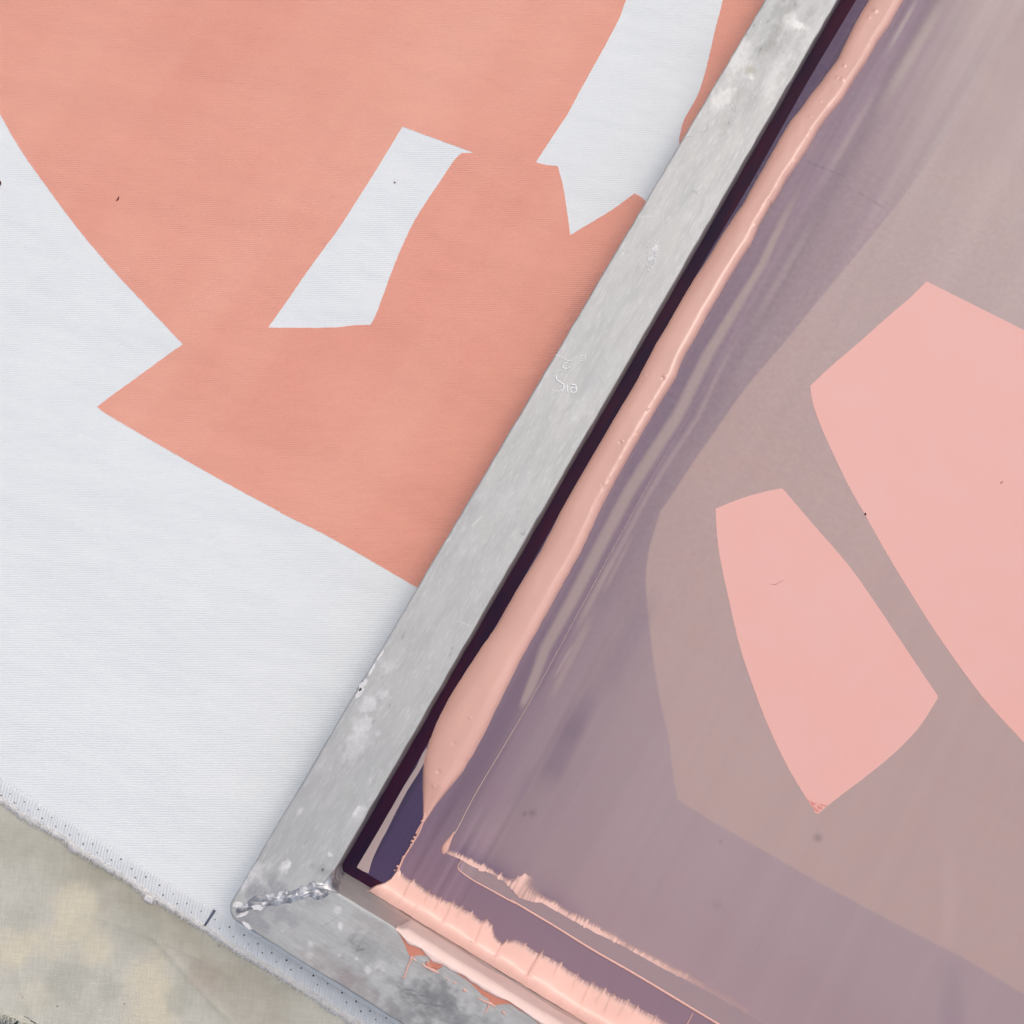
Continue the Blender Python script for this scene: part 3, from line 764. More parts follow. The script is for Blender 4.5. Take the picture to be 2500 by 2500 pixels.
def poly_sd(X, Y, poly):
    """Signed distance to a polygon, positive inside."""
    ins = np.zeros(X.shape, bool); dist = np.full(X.shape, 1e9)
    n = len(poly)
    for i in range(n):
        a, b = poly[i], poly[(i + 1) % n]
        d, _ = seg_d(X, Y, a, b); dist = np.minimum(dist, d)
        c = ((a[1] > Y) != (b[1] > Y))
        xx = (b[0] - a[0]) * (Y - a[1]) / ((b[1] - a[1]) if abs(b[1] - a[1]) > 1e-12 else 1e-12) + a[0]
        ins ^= c & (X < xx)
    return np.where(ins, dist, -dist)
def line_d(pts):
    best = np.full(X.shape, 1e9); par = np.zeros(X.shape); n = len(pts) - 1
    for i in range(n):
        d, tt = seg_d(X, Y, pts[i], pts[i + 1])
        k = d < best; best = np.where(k, d, best); par = np.where(k, (i + tt) / n, par)
    return best, par

xr = edge_x(np.vstack([tl, aR]), Y); xl = edge_x(np.vstack([tl, aL]), Y)
dx = X - xr
C = np.zeros(X.shape + (3,)) + srgb(150, 131, 138)
lowfreq = fbm(X * 14, Y * 10, 101); nstk = vnoise(X * 420, Y * 3.0, 111); nst2 = vnoise(X * 150 + 3, Y * 2.0, 112); nst3 = vnoise(X * 60, Y * 1.5 + 4, 113)
C = tint(C, sstep(0.015, 0.11, dx + 0.01 * lowfreq) * 0.9, srgb(168, 149, 152))
C = tint(C, sstep(0.52, 0.80, Y + 0.4 * X) * sstep(0.0, 0.05, dx) * 0.9, srgb(190, 174, 168))  # paler towards the upper right: a reflected sheen put into the colour
C = tint(C, (1 - sstep(0.0, 0.05, dx)) * 0.55, srgb(122, 103, 124))
C = tint(C, sstep(0.0, 0.5, lowfreq) * 0.25, srgb(172, 146, 150))
# print of the cloth below seen through the emulsion
Fp = smooth(crop(1250, 1250, 1250, [(625, 1085), (610, 1000), (590, 850), (555, 690), (530, 530), (512, 370), (505, 250), (520, 130), (560, 0)]), 4)[:-1] \
    + smooth([at(1612, 1250), at(1655, 1186), at(1695, 1124), at(1750, 1047), at(1818, 950), at(1924, 825), at(2000, 731), at(2175, 518), at(2317, 323), at(2415, 162), at(2499, 39), at(2600, -120)], 4) \
    + [(0.47, 0.79), (0.47, 0.12), at(2600, 2488)] + crop(1250, 1250, 1250, [(1932, 1820), (1700, 1680), (1500, 1580), (1300, 1475), (1100, 1365), (900, 1250), (760, 1170)])
sdF = poly_sd(X, Y, Fp)
inF = sstep(-0.0006, 0.0006, sdF)
C = tint(C, inF * (0.8 - 0.3 * sstep(0.35, 0.55, Y)), (srgb(184, 159, 152) + (srgb(194, 176, 167) - srgb(184, 159, 152)) * sstep(.35, .6, Y + .3 * X)[..., None]))  # beige lightened towards the top by the same painted sheen
C = tint(C, inF * 0.5 * sstep(-0.1, 0.6, fbm(X * 9, Y * 9, 131)), srgb(176, 152, 156))
# streaks that the squeegee pulled along the left bar
fade = np.exp(-np.clip(dx, 0, 1) / 0.045) * (dx > -0.02) * (1 - inF * .75)
C = C * (1 + (0.16 * nst2 + 0.07 * nstk + 0.08 * nst3)[..., None] * fade[..., None])
C = C * (1 + (0.05 * nst3 + 0.03 * nst2)[..., None] * sstep(.35, .6, Y)[..., None] * (dx > 0)[..., None])
bnd = vnoise(X * 75 + 9, Y * 1.1, 121); bn2 = vnoise(X * 38 + 2, Y * 0.9, 122); bn3 = vnoise(Y * 30, X * 1.5, 123)
for b_, t0, g_, k_ in ((bnd, .12, .024, 1), (bn2, .18, -.022, 1), (bn2, -.25, .016, 1), (bnd, -.3, -.02, 1), (bn3, .3, -.02, 1)):
    C = C * (1 + (g_ * sstep(t0, t0 + .05, b_) * sstep(.0, .01, dx) * (1 - .45 * inF))[..., None])
def stroke(pts, wd, c, s, taper=(0.1, 0.1), soft=0.35):
    global C
    d, p = line_d(pts)
    wv_ = wd if np.isscalar(wd) else np.interp(p, np.linspace(0, 1, len(wd)), wd)
    d = d + 0.0006 * nstk
    mk = (1 - sstep(wv_ * (1 - soft), wv_ * (1 + soft), d))
    if taper[0]: mk = mk * sstep(0, taper[0], p)
    if taper[1]: mk = mk * (1 - sstep(1 - taper[1], 1, p))
    C = tint(C, np.clip(mk * s, 0, 1), c)
beige = srgb(172, 154, 150); purple = srgb(112, 94, 116)
off = np.array([0.0125, 0.0])
R_at = lambda y, o: (float(edge_x(aR, np.array(y))) + o, y)
stroke([R_at(y, 0.006) for y in (0.52, 0.45, 0.38, 0.31, 0.24, 0.18, 0.13, .09, .05, .02)], [.004, .0055, .006, .0055, .006, .006, .0065, .008, .009, .007], purple, .6, (.25, .15), .9)
S1 = [at(1990, 400), at(1940, 484), at(1904, 553), at(1862, 644), at(1792, 760), at(1729, 865), at(1654, 1016), at(1594, 1109), at(1537, 1199), at(1475, 1316), at(1400, 1460), at(1331, 1584), at(1295, 1679), at(1268, 1738)]
stroke(S1, [.0016, .0018, .0022, .0022, .0026, .003, .0032, .0034, .0034, .0034, .0032, .003, .0026, .0012], beige, .8, (.2, .04), .6)
stroke([(p[0] + .0062, p[1]) for p in S1[3:]], .0022, purple, .4, (.3, .2), .8)
stroke([(p[0] + .0115, p[1] + .004) for p in S1[4:12]], .0014, srgb(166, 148, 149), .6, (.25, .3), .5)
for a, b, wd, c, s in ((((410, 120)), ((230, 470)), .0016, beige, .5), (((330, 330)), ((120, 760)), .0022, beige, .5), (((470, 60)), ((330, 330)), .0012, beige, .45), (((240, 480)), ((150, 640)), .0010, srgb(176, 160, 158), .6),
                      (((200, 690)), ((0, 1000)), .0035, srgb(150, 134, 142), .5), (((280, 700)), ((110, 1070)), .0065, srgb(112, 95, 117), .45), (((330, 640)), ((190, 900)), .005, srgb(118, 101, 120), .35), (((100, 940)), ((0, 1130)), .003, srgb(140, 124, 136), .6), (((560, 260)), ((300, 760)), .006, srgb(136, 118, 130), .4)):
    p = crop(1250, 1250, 1250, [a, b]); p = [p[0], tuple((np.array(p[0]) + np.array(p[1])) / 2), p[1]]
    stroke(p, wd, c, s, (.35, .3), .6)
for a, b, wd, c, s in (((1420, 260), (1120, 780), .0022, srgb(186, 171, 167), .4), ((1700, -120), (1330, 520), .0035, srgb(200, 188, 176), .45), ((1560, -60), (1380, 260), .0016, srgb(204, 194, 182), .4), ((1640, 340), (1250, 1000), .0022, srgb(178, 161, 160), .4),
                       ((1290, 560), (980, 1090), .0026, srgb(140, 123, 134), .4), ((1180, 760), (860, 1310), .0022, srgb(172, 156, 156), .45), ((1500, 520), (1080, 1240), .0030, srgb(152, 135, 144), .35), ((1840, 150), (1400, 880), .0030, srgb(188, 173, 168), .4), ((1020, 1140), (800, 1530), .0035, srgb(158, 141, 147), .45), ((1460, 100), (1180, 600), .0028, srgb(150, 134, 144), .35)):
    p = crop(1250, 0, 1250, [a, b]); p = [p[0], tuple((np.array(p[0]) + np.array(p[1])) / 2), p[1]]
    stroke(p, wd, c, s, (.4, .45), .8)
p = crop(1250, 0, 1250, [(1090, 600), (1170, 632), (1255, 665)]); stroke(p, .0007, srgb(128, 112, 126), .8, (.2, .0), .6)
p = crop(1250, 0, 1250, [(1255, 700), (1340, 745), (1430, 800)]); stroke(p, .0006, srgb(140, 124, 134), .5, (.3, .3), .6)
# region below: violet band near the bottom bar, greyer film between the two ink lines
T2lo = crop(800, 1950, 550, [(1020, 470), (1130, 515), (1250, 585), (1400, 640), (1500, 700), (1580, 775), (1640, 850), (1760, 887)]) + crop(1250, 1950, 550, [(250, 890), (350, 945), (470, 1015), (600, 1085), (780, 1180), (940, 1255), (1050, 1320), (1170, 1385), (1310, 1465), (1450, 1530), (1600, 1610), (1760, 1700), (1932, 1790)])
T3 = crop(800, 1950, 550, [(1150, 530), (1122, 568), (1120, 600), (1150, 630), (1250, 700), (1400, 782), (1600, 893)]) + crop(1250, 1950, 550, [(0, 875), (350, 1083), (700, 1300), (1050, 1500), (1400, 1710), (1770, 1932), (2100, 2120), (2600, 2420)])
yT2 = np.interp(X, [p[0] for p in T2lo], [p[1] for p in T2lo]); yT3 = np.interp(X, [p[0] for p in sorted(T3)], [p[1] for p in sorted(T3)])
x2 = T2lo[0][0]; x3 = min(p[0] for p in T3)
below = (X > xr) & (Y < np.where(X > x3, yT3, yT2 * .5)) 
mid = (X > x3) & (Y >= yT3) & (Y < yT2)
C = tint(C, np.where(X > x3, sstep(-.0005, .0005, yT3 - Y), (1 - sstep(.03, .06, Y))) * (dx > -.002) * .8, srgb(128, 105, 124))
C = tint(C, sstep(-.0004, .0004, Y - yT3) * sstep(-.0004, .0004, yT2 - Y) * sstep(x3, x3 + .002, X) * .85, srgb(156, 138, 142))
abv = (Y - yT2)
C = tint(C, np.exp(-np.clip(abv - .003, 0, 1) / .006) * (abv > .0) * sstep(x2, x2 + .01, X) * (1 - sstep(.10, .16, X)) * .8, srgb(104, 86, 116))
C = tint(C, sstep(-.0005, .002, abv) * (1 - sstep(.02, .07, abv)) * sstep(.05, .1, X) * .3, srgb(152, 128, 136))
# vertical marks near the corner where the flood stroke began
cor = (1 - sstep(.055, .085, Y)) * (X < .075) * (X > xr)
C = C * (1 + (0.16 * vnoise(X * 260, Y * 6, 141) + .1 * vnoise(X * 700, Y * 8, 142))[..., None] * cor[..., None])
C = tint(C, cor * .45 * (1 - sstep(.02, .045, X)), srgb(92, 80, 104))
# right lower faint streak
stroke(crop(1250, 1250, 1250, [(1660, 1150), (1650, 1500), (1640, 1720)]), .004, srgb(190, 166, 162), .35, (.4, .4), .8)
stroke(crop(1250, 1250, 1250, [(1660, 1600), (1660, 1932), (1680, 2150)]), .006, srgb(140, 120, 134), .35, (.4, .2), .8)
C = C * 1.07
# clean violet emulsion left of the ridge
navy = sstep(-.0004, .0004, xl - X + .0012 * (Y > .09))
nv = srgb(66, 52, 92)[None, None, :] + (srgb(88, 66, 96) - srgb(66, 52, 92))[None, None, :] * sstep(.45, .7, Y)[..., None]
C = C * (1 - navy[..., None]) + nv * (1 + .25 * vnoise(X * 500, Y * 5, 151) + .15 * vnoise(X * 180, Y * 4, 152))[..., None] * navy[..., None]
# a few specks of dirt in the coating
for px, py, r, s in ((1300, 1985, .0022, .4), (1997, 2045, .0022, .45), (1281, 1987, .0012, .5), (1760, 2055, .0012, .25), (2190, 1690, .001, .3), (1750, 2210, .003, .15)):
    cx, cy = at(px, py); C = tint(C, s * np.exp(-((X - cx) ** 2 + (Y - cy) ** 2) / r ** 2), srgb(96, 80, 92))
sm = grid_obj('screen_mesh', np.stack([X, Y, 0.00006 * vnoise(X * 30, Y * 30, 161)], -1).reshape(-1, 3), nx, ny, mat_mesh, fr, {'film': C.reshape(-1, 3)})
# glue strip, mitred, and bare strip
GL, GB = 0.0080, 0.0058
gs = [(-0.0002, -0.0002), (0.50, -0.0002), (0.50, GB), (GL, GB)] + [(GL + 0.0004 * math.sin(y * 40) + 0.0012 * max(0, (y - .35)) , y) for y in np.linspace(0.03, 0.80, 30)] + [(-0.0002, 0.80)]
sheet('glue_strip', [gs], 0.0, 0.0004, mat_glue, sm)
bs = crop(800, 1950, 550, [(236, 592), (290, 500), (400, 310), (500, 140), (580, 0)]) + crop(850, 1550, 500, [(230, 1932), (400, 1650), (530, 1420), (640, 1250), (700, 1120), (740, 1060)]) + crop(850, 1550, 500, [(738, 1130), (715, 1210), (660, 1310), (560, 1465), (450, 1670), (320, 1932)]) \
    + smooth(crop(800, 1950, 550, [(640, 20), (520, 245), (440, 400), (385, 520), (350, 640)]), 4)
sheet('bare_mesh_strip', [bs], 0.0, 0.00015, mat_bare, sm)
# flooded stencil openings
P1 = crop(1250, 0, 1250, [(1565, 1062), (1930, 1245), (2200, 1390)]) + [(0.46, 0.33), at(2640, 1960)] + smooth(crop(1250, 1250, 1250, [(1932, 870), (1800, 728), (1700, 598), (1590, 440), (1500, 298), (1410, 150), (1320, -10)]), 4) \
    + smooth(crop(1250, 0, 1250, [(1268, 1830), (1215, 1720), (1170, 1620), (1137, 1530), (1124, 1458)]), 3) + smooth(crop(1250, 0, 1250, [(1132, 1450), (1200, 1385), (1300, 1300), (1400, 1211), (1500, 1125), (1560, 1066)]), 3)
P2 = smooth([at(1747, 1242), at(1775, 1230), at(1812, 1216), at(1860, 1202), at(1908, 1192)], 3) + smooth([at(1914, 1196), at(1986, 1281), at(2070, 1378), at(2135, 1469), at(2226, 1605), at(2289, 1698)], 3) \
    + smooth(crop(1250, 1250, 1250, [(1607, 702), (1572, 758), (1530, 820), (1440, 912), (1320, 1010), (1240, 1070), (1155, 1138)]), 3) + smooth(crop(1250, 1250, 1250, [(1146, 1136), (1092, 1050), (1030, 942), (960, 792), (910, 660), (860, 510), (820, 340), (790, 200), (775, 100), (768, 0)]), 3)
for pl_, lb in ((P1, 'large pink opening of the stencil, cut off by the right edge'), (P2, 'smaller pink opening of the stencil shaped like a blade')):
    sheet('stencil_opening', [ragged(pl_, .00008)], 0.00005, 0.00003, mat_stencil, sm, label=lb)
sheet('sediment_patch', [crop(1250, 1250, 1250, [(1112, 1078), (1140, 1096), (1192, 1106), (1150, 1136), (1146, 1132)])], 0.00015, 0.00012, mat_sediment, sm)

# ------------------------------------------------------------------ the ridge of ink
rd = thing('ink_ridge', 'long thick ridge of wet peach ink lying beside the left metal bar', 'ink', (0.02, 0.3, 0.0))
ylo, yhi = 0.0395, 0.715
n = 1500; yy = np.linspace(ylo, yhi, n)
L_ = edge_x(aL, yy); R_ = edge_x(aR, yy)
ker = np.hanning(9); ker /= ker.sum()
sm_ = lambda a: np.convolve(np.pad(a, 4, mode='edge'), ker, 'valid')
L_ = sm_(L_) + 0.00012 * vnoise(yy * 160, yy * 0, 171); R_ = sm_(R_) + 0.00014 * vnoise(yy * 210, yy * 0, 172)
wd = np.maximum(R_ - L_, 0.0006)
m_ = 41; q = np.linspace(0, 1, m_)
hmax = np.minimum(0.0038, wd * 0.22) * (1 + 0.06 * vnoise(yy * 25, yy * 0, 173))
crest = 0.76 + 0.03 * vnoise(yy * 12, yy * 0, 174)
Q = np.repeat(q[None], n, 0); CR = crest[:, None]
left = np.sqrt(np.clip(1 - (1 - np.clip(Q / 0.34, 0, 1)) ** 2, 0, 1)) * (0.50 + 0.50 * np.clip(Q / CR, 0, 1))
right = np.clip((1 - Q) / (1 - CR), 0, 1)
kq = np.clip((Q - CR) / (1 - CR), 0, 1)
prof = np.where(Q < CR, left, (1 - 0.36 * kq) * np.sqrt(np.clip(1 - np.clip((kq - .72) / .28, 0, 1) ** 2, 0, 1)))
prof = prof.copy()
for _ in range(7):
    prof[:, 1:-1] = 0.25 * prof[:, :-2] + 0.5 * prof[:, 1:-1] + 0.25 * prof[:, 2:]
Xr = L_[:, None] + wd[:, None] * Q
Yr = np.repeat(yy[:, None], m_, 1)
up = sstep(.42, .62, Yr)
Zr = hmax[:, None] * prof + (0.00014 + 0.00010 * up) * fbm(Xr * 110, Yr * 45, 181, 2) * np.clip(prof * 1.4, 0, 1) + 0.00013 * fbm(Xr * 500, Yr * 330, 185, 2) * np.exp(-((Q - CR - .02) / .07) ** 2) * sstep(0.10, .2, Yr) * np.clip(.3 + vnoise(Yr * 30, Yr * 0, 186), 0, 1)
def dimple(px, py, r, h):
    cx, cy = at(px, py, 0.005)
    global Zr
    Zr = Zr + .65 * h * np.exp(-((Xr - cx) ** 2 + (Yr - cy) ** 2) / r ** 2)
for px, py, r, h in ((1070, 1884, .0011, -.0006), (1058, 1920, .0009, .0006), (1108, 1816, .0011, -.0004), (1148, 1753, .0009, .0004), (1622, 917, .0008, .0006), (1620, 923, .0009, -.0005), (1583, 997, .0008, .0006), (1585, 998, .0007, -.0006), (1519, 1076, .0008, .0005),
                     (1516, 1079, .0008, -.0005), (1470, 1182, .0006, -.0004), (2064, 155, .0011, .0007), (2058, 190, .0016, .0007), (2046, 185, .0009, .0006), (2006, 243, .0008, .0005), (1980, 280, .0008, .0005), (2140, 20, .0016, .0009), (2125, 36, .0009, .0006), (1795, 536, .0008, -.0004),
                     (1944, 392, .0012, .0004), (1890, 365, .0014, .0004), (1846, 548, .0012, .0006), (1822, 610, .0012, .0005), (1556, 1062, .0007, .0005), (1576, 912, .0007, .0006), (1625, 915, .0006, .0005)):
    dimple(px, py, r, h)
tip = sstep(0, 0.03, (yy - ylo))[:, None]
Zr = np.maximum(Zr, 0) * 1.0 + 0.0001
grid_obj('ridge_body', np.stack([Xr, Yr, Zr], -1).reshape(-1, 3), n, m_, mat_ink, rd, flip=False)
V, F = [], []
tp = smooth(crop(800, 1950, 550, [(835, 120), (820, 185), (785, 285), (745, 355), (700, 428), (650, 508), (618, 580), (600, 620)]), 8)
tube(V, F, [(x, y, 0.0004) for x, y in tp], [0.0008 - 0.0003 * min(1, i / 20) + 0.0003 * max(0, (i - 38) / 18) for i in range(len(tp))], 8, 0.7)
for px, py, r in ((815, 190, .0008), (745, 330, .0007), (728, 362, .0008), (712, 390, .0004), (655, 495, .0007), (640, 510, .0004), (603, 578, .0007), (575, 612, .0004)):
    (x, y), = crop(800, 1950, 550, [(px, py)])
    tube(V, F, [(x - r * 1.2, y - r, 0.0003), (x - r * .6, y - r * .3, 0.0005), (x, y, 0.0006), (x + r, y + r * .6, .0005)], [r * .3, r * .9, r, r * .6], 8, .7)
mesh_obj('ridge_tail', V, F, mat_ink, rd)

# ------------------------------------------------------------------ ink scraped against the bottom bar
sc = thing('scraped_ink', 'peach ink scraped up against the bottom metal bar and over its edge', 'ink', (0.09, 0.004, 0.0))
topc = crop(800, 1950, 550, [(345, 775), (420, 738), (490, 720), (545, 685), (585, 630), (615, 590), (632, 650), (690, 690), (735, 712), (800, 752), (860, 803), (960, 862), (1075, 895), (1145, 940), (1240, 985), (1310, 1048), (1365, 1045), (1412, 1085), (1420, 1125), (1432, 1180), (1460, 1212), (1492, 1240), (1530, 1225), (1600, 1210), (1650, 1228), (1690, 1255), (1770, 1308), (1830, 1340)]) \
    + crop(1250, 1950, 550, [(190, 1302), (260, 1338), (330, 1370), (420, 1425), (480, 1475), (560, 1515), (620, 1560), (700, 1596), (800, 1645), (870, 1690), (1000, 1742), (1080, 1795), (1160, 1835), (1250, 1880), (1350, 1940), (1480, 2010), (1700, 2140), (2100, 2380), (2700, 2730)])
topc = np.array(topc)
XA, XB = topc[0, 0] + .0002, min(topc[-1, 0], 0.30)
nU = 1500; nV = 26
ux = np.linspace(XA, XB, nU)
# upper edge as a function of X (take the curve in order of X)
o_ = np.argsort(topc[:, 0]); ty = np.interp(ux, topc[o_, 0], topc[o_, 1])
teeth = np.abs(vnoise(ux * 900, ux * 0, 191)) ** 2 * 0.0017 + np.abs(vnoise(ux * 2300, ux * 0, 192)) ** 2 * 0.0009
ty2 = ty + np.where(ux > topc[6, 0], teeth * (0.35 + 0.65 * np.abs(vnoise(ux * 70, ux * 0, 193))), 0.0001 * vnoise(ux * 500, ux * 0, 194))
rid_top = crop(800, 1950, 550, [(738, 705), (870, 795), (968, 850), (1080, 885), (1148, 930), (1240, 968), (1366, 1035), (1530, 1222), (1700, 1240), (1842, 1308)]) + crop(1250, 1950, 550, [(262, 1308), (425, 1410), (560, 1508), (700, 1572), (798, 1636), (875, 1680), (1002, 1715), (1078, 1780), (1255, 1830)])
rid_len = [.75, .5, .6, .9, .5, .25, .95, .95, .1, .95, .95, .55, .5, .8, .6, .75, .6, .4, .9]
T = np.repeat(np.linspace(0, 1, nV)[None], nU, 0); XX = np.repeat(ux[:, None], nV, 1)
for (rx, ry), rl in zip(rid_top, rid_len):
    ty2 = ty2 + 0.0016 * np.exp(-((ux - rx) / 0.0007) ** 2)
YY = 0.0004 + (ty2[:, None] - 0.0004) * T
fil = 0.011 * np.exp(-np.clip(YY, 0, 1) / (0.0016 + 0.0003 * vnoise(XX * 90, YY * 0, 195)))
film = 0.0005 * np.minimum(1, (1 - T) * 9) + 0.00012 * fbm(XX * 120, YY * 60, 196)
for (rx, ry), rl in zip(rid_top, rid_len):
    cxr = rx - 0.00025 * (1 - T) / .1 * 0
    wdr = 0.0008 + 0.0007 * np.exp(-np.clip(YY - .0005, 0, 1) / .0018)
    film = film + 0.0005 * np.exp(-((XX - cxr + 0.0008 * np.sin(T * 2.5 + rx * 900)) / wdr) ** 2) * sstep(1 - rl, 1 - rl + .25, T) * (T < 1)
    film = film + 0.0007 * np.exp(-((XX - rx + .0005) / (.0016)) ** 2) * np.exp(-YY / .0026)
film = film + 0.0007 * np.abs(vnoise(XX * 420, YY * 0, 197)) * np.exp(-YY / .0022) + 0.0004 * vnoise(XX * 170, YY * 0, 198) * np.exp(-YY / .003)
ZZ = np.minimum(fil, .0105) + np.maximum(film, 0.00005) * np.minimum(1, (1 - T) * 7) + 0.0004
ZZ[:, -1] = 0.00008
body = np.where(XX < topc[5, 0], 1.6, 1.0)
cov = np.where(T < .80, 1, 1 - sstep(.80, 1.0, T) * np.clip(teeth[:, None] / .0012 + .25, 0, .85) * (XX > topc[6, 0]))
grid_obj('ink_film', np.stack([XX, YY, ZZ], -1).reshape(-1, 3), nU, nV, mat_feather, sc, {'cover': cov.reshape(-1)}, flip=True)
# ink that was wiped over the arris of the bar
lipb = np.array(crop(800, 1950, 550, [(590, 1108), (640, 1180), (690, 1228), (720, 1250), (800, 1290), (850, 1345), (900, 1397), (980, 1420), (1060, 1470), (1150, 1512), (1250, 1582), (1330, 1632), (1440, 1692), (1560, 1742), (1700, 1832), (1830, 1930), (1950, 2000), (2100, 2080), (2400, 2260), (2900, 2560), (3600, 2990)], H))
x0 = lipb[0, 0]; nU = 1100; nV = 46
ux = np.linspace(x0, 0.30, nU); dd = -np.interp(ux, lipb[:, 0], lipb[:, 1])
dd = np.maximum(dd + 0.0004 * vnoise(ux * 260, ux * 0, 201) + 0.0005 * vnoise(ux * 90, ux * 0, 202), 0.0004)
start = sstep(0, .006, ux - x0)
wl = 0.024 * start + 0.004 + 0.002 * vnoise(ux * 35, ux * 0, 203)        # how far down the wall
pts = np.zeros((nU, nV, 3))
s = np.linspace(0, 1, nV)
one = np.ones(nU); vy = 1 + .30 * vnoise(ux * 70, ux * 0, 204)
kp = [(.0002 * one, H - wl), (.0011 * start * vy + .0002, H - wl * .90), (.0021 * start * vy + .0003, H - wl * .55), (.0022 * start + .0003, H - .0045 * one), (.0013 * start + .0003, H - .0008 * one),
      (-.0008 * one, H + .0011 * start + .0003), (-.0006 - dd * .40, H + .0014 * start + .0003), (-dd * .78, H + .0012 * start + .0003), (-dd * .96, H + .0007 * start + .0002), (-dd - .0001, H + .00004 * one)]
kp = [kp[0]] + kp + [kp[-1]]
for j, t_ in enumerate(s):
    q_ = min(t_ * (len(kp) - 3), len(kp) - 3 - 1e-6); a_i = int(q_); f_ = q_ - a_i
    cr = lambda c: 0.5 * (2 * kp[a_i + 1][c] + (kp[a_i + 2][c] - kp[a_i][c]) * f_ + (2 * kp[a_i][c] - 5 * kp[a_i + 1][c] + 4 * kp[a_i + 2][c] - kp[a_i + 3][c]) * f_ ** 2 + (3 * kp[a_i + 1][c] - kp[a_i][c] - 3 * kp[a_i + 2][c] + kp[a_i + 3][c]) * f_ ** 3)
    pts[:, j] = np.stack([ux, cr(0), cr(1)], -1)
nzz = fbm(pts[..., 0] * 180, pts[..., 1] * 180 + pts[..., 2] * 180, 205)
pts[..., 2] += 0.0003 * nzz * (s[None] > .5) * (s[None] < .97) * start[:, None]
pts[..., 1] += 0.0002 * nzz * (s[None] < .4) * start[:, None]
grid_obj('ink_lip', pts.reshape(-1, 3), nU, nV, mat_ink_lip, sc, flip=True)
und = crop(800, 1950, 550, [(588, 1112), (625, 1180), (655, 1240), (680, 1300), (708, 1352), (745, 1350), (790, 1342), (850, 1352), (875, 1395), (850, 1432), (895, 1468), (950, 1462), (985, 1430), (1050, 1442), (1085, 1485), (1200, 1560), (1285, 1640), (1330, 1690), (1385, 1722), (1385, 1765), (1440, 1770), (1560, 1760), (1640, 1812), (1720, 1858), (1830, 1945), (1950, 2015), (2100, 2100), (2400, 2280), (2900, 2580)], H)
und = smooth(und, 3) + [(0.235, -0.002), (x0 + 0.003, -0.002)]
sheet('ink_stain', [und], H, 0.00014, mat_ink_thin, sc)
def drip(pts, rads, flat=.5, z=H, mat=mat_ink):
    V, F = [], []
    p = smooth(crop(800, 1950, 550, pts, z), 5)
    r = np.interp(np.linspace(0, 1, len(p)), np.linspace(0, 1, len(rads)), rads)
    tube(V, F, [(x, y, z + r[i] * .4) for i, (x, y) in enumerate(p)], r, 8, flat)
    mesh_obj('ink_drip', V, F, mat, sc)
drip([(725, 1350), (705, 1400), (685, 1440), (672, 1490), (655, 1528), (632, 1535)], [.0012, .0006, .00045, .00045, .0006, .0003], .5, H, mat_ink)
drip([(728, 1362), (745, 1380), (762, 1388)], [.0004, .0004, .0002])
drip([(803, 1412), (830, 1432), (870, 1452), (915, 1475), (952, 1496)], [.0002, .0006, .0007, .0009, .0003], .7)
drip([(845, 1395), (862, 1425), (900, 1440), (945, 1445), (985, 1425)], [.0006, .0007, .0004, .0009, .0006], .5, H, mat_ink_thin)
drip([(1280, 1702), (1330, 1730), (1390, 1752), (1440, 1785)], [.0002, .0005, .0009, .0003], .7)
drip([(1390, 1752), (1370, 1800), (1345, 1845)], [.0008, .0005, .0003], .5)
drip([(1160, 1628), (1175, 1642), (1195, 1655)], [.0004, .0008, .0002], .6)
drip([(1490, 1822), (1510, 1835), (1528, 1850)], [.0003, .0007, .0002], .6)
drip([(1070, 1570), (1088, 1578), (1105, 1585)], [.0002, .0005, .0001], .6)
drip([(1020, 1535), (1030, 1545), (1042, 1552)], [.0002, .0004, .0001], .6)
drip([(1215, 1215), (1245, 1240)], [.0003, .0001], .6)

# ------------------------------------------------------------------ lines and feathered streak on the mesh
sk = thing('ink_streak', 'thin ink line ending in a feathered pale streak with a small blob on the mesh', 'ink', (0.06, 0.03, 0.0))
V, F = [], []
t1 = smooth(crop(1250, 850, 500, [(1690, 600), (1540, 850), (1400, 1082), (1210, 1420), (1060, 1700), (930, 1932)]) + crop(850, 1550, 500, [(1932, 232), (1700, 655), (1450, 1080), (1200, 1500), (1045, 1800), (1000, 1880)]), 6)
nn = len(t1)
tube(V, F, [(x, y, 0.0002) for x, y in t1], [0.00007 + 0.0003 * (i / nn) ** 1.6 for i in range(nn)], 6, .7)
mesh_obj('ink_line', V, F, ink_mat('dried_ink_line', srgb(206, 180, 173), 0.4, 0.0, False).m, sk)
bl = smooth(crop(800, 1950, 550, [(1088, 280), (1050, 320), (1010, 365), (982, 405), (976, 440), (986, 474), (1004, 470), (1024, 458), (1042, 420), (1062, 360)]), 4, True)
V = []; F = []
cx = sum(p[0] for p in bl) / len(bl); cy = sum(p[1] for p in bl) / len(bl)
rings = [(1.0, .0001), (.86, .0007), (.6, .0011), (.3, .0013)]
for s_, z in rings:
    V += [(cx + (x - cx) * s_, cy + (y - cy) * s_, z) for x, y in bl]
nb = len(bl)
for r_ in range(3):
    F += [(r_ * nb + i, r_ * nb + (i + 1) % nb, (r_ + 1) * nb + (i + 1) % nb, (r_ + 1) * nb + i) for i in range(nb)]
F.append(tuple(3 * nb + i for i in range(nb)))
mesh_obj('ink_blob', V, F, mat_ink, sk)
T2up = crop(800, 1950, 550, [(1035, 440), (1100, 455), (1160, 478), (1300, 552), (1450, 640), (1560, 700), (1620, 692), (1655, 668), (1690, 655), (1750, 690), (1790, 755), (1840, 812), (1890, 850)]) + crop(1250, 1950, 550, [(260, 822), (370, 888), (490, 962), (580, 985), (700, 1062), (800, 1125), (940, 1205), (1050, 1275), (1150, 1320), (1300, 1395), (1450, 1468), (1600, 1548), (1800, 1650), (2000, 1770)])
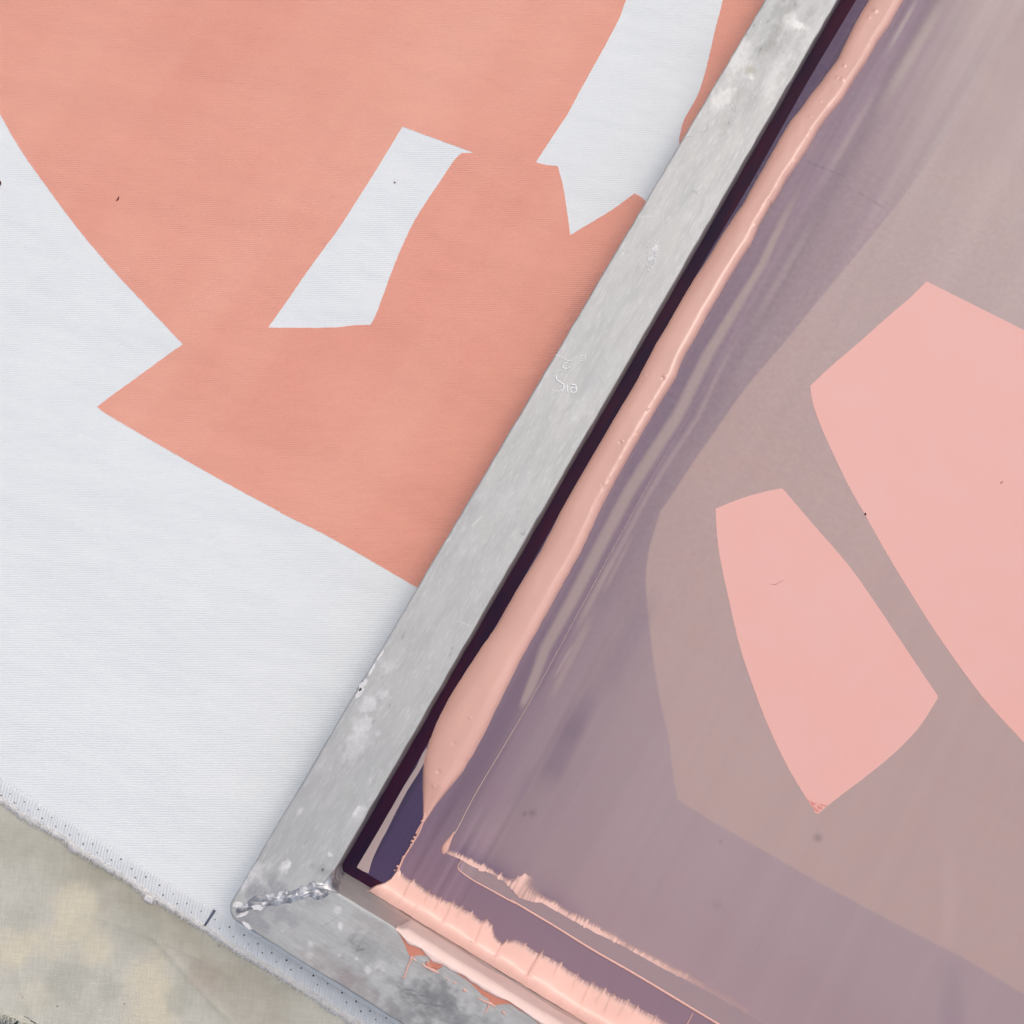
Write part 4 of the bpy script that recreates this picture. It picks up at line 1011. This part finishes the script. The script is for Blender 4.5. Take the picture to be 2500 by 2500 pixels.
T2lo_ = np.array(sorted(T2lo + [at(1860, 2510)])); T2up = np.array(sorted(T2up))
xa, xb = T2lo_[0, 0], 0.245
nU = 1700; nV = 12; ux = np.linspace(xa, xb, nU)
yl = np.interp(ux, T2lo_[:, 0], T2lo_[:, 1]) ; yu = np.maximum(np.interp(ux, T2up[:, 0], T2up[:, 1]), yl + .0006)
tooth = np.abs(vnoise(ux * 1500, ux * 0, 211)) * .0010 + np.abs(vnoise(ux * 2900, ux * 0, 212)) * .0007
lng = (np.abs(vnoise(ux * 420, ux * 0, 213)) ** 5) * .0022
big_ = np.exp(-((ux - (at(1250 + 100 * .2847, 2140)[0])) / .004) ** 2)
yu2 = yu + (tooth - .0001) + lng + .0006
yl2 = yl - lng * .5 * (1 - big_)
T = np.repeat(np.linspace(0, 1, nV)[None], nU, 0); XX = np.repeat(ux[:, None], nV, 1)
YY = yl2[:, None] + (yu2 - yl2)[:, None] * T
end = 1 - sstep(.17, .24, ux)
cov = (1 - sstep(.35 + .4 * big_[:, None], 1.0, T + .25 * np.abs(vnoise(XX * 1700, T * 0, 217)) * (T > .2))) * (0.72 + .35 * np.abs(vnoise(XX * 900, T * 0, 214)) + .3 * vnoise(XX * 60, T * 0, 215) + lng[:, None] * 500)
cov = np.clip(np.maximum(cov, big_[:, None] * (T < .93)), 0, 1) * (0.15 + .85 * end[:, None]) 
ZZ = .0002 + 0.0005 * big_[:, None] * np.sin(np.pi * T) ** .5
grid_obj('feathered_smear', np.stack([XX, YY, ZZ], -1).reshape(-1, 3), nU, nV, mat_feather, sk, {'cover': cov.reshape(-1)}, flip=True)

lk = thing('ink_trace', 'straight thin ridge of dried peach ink between the feathered streak and the bottom bar', 'ink', (0.09, 0.025, 0.0))
V, F = [], []
t3 = smooth(T3, 6); nn = len(t3)
tube(V, F, [(x, y, 0.00025) for x, y in t3], [0.00022 + 0.00045 * min(1, i / 60) for i in range(nn)], 6, .7)
mesh_obj('ink_line', V, F, mat_ink, lk)
V, F = [], []
t4 = crop(1250, 1950, 550, [(1552, 1832), (1530, 1880), (1500, 1935), (1470, 1985)])
tube(V, F, [(x, y, 0.0002) for x, y in t4], [.0002, .0003, .0003, .0001], 6, .6)
mesh_obj('side_tick', V, F, mat_ink, lk)

# ------------------------------------------------------------------ small things lying about
def lint(px, label, pts, r, mat, z):
    r *= 0.72
    V, F = [], []
    p = smooth([at(x, y, z) for x, y in pts], 4); n_ = len(p)
    tube(V, F, [(x, y, z + r * .6) for x, y in p], [r * (.35 + .65 * math.sin(math.pi * (i + .5) / n_)) for i in range(n_)], 6, .8)
    o = mesh_obj('lint', V, F, mat); o['label'] = label; o['category'] = 'lint'
zf = Z_FAB + .00014
lint(0, 'dark red splinter of lint lying on the coral print', [(291, 480), (288, 487), (284, 491)], .0007, mat_lint, zf)
lint(0, 'tiny grey speck on the white strip inside the coral print', [(962, 443), (964, 446), (967, 446)], .0006, mat_lint2, zf)
lint(0, 'dark red speck at the left edge of the photo, on white fabric', [(-3, 440), (1, 447), (-2, 455)], .0011, mat_lint, zf)
lint(0, 'curly fine hair on the smaller pink stencil opening', [(1880, 1425), (1893, 1427), (1905, 1420), (1914, 1417)], .00014, mat_lint2, .0003)
lint(0, 'dark red fleck on the edge of the large pink stencil opening', [(2112, 1252), (2114, 1258)], .0006, mat_lint, .0003)
lint(0, 'short brown fibre on the large pink stencil opening', [(2443, 1180), (2448, 1175)], .0004, mat_lint2, .0003)
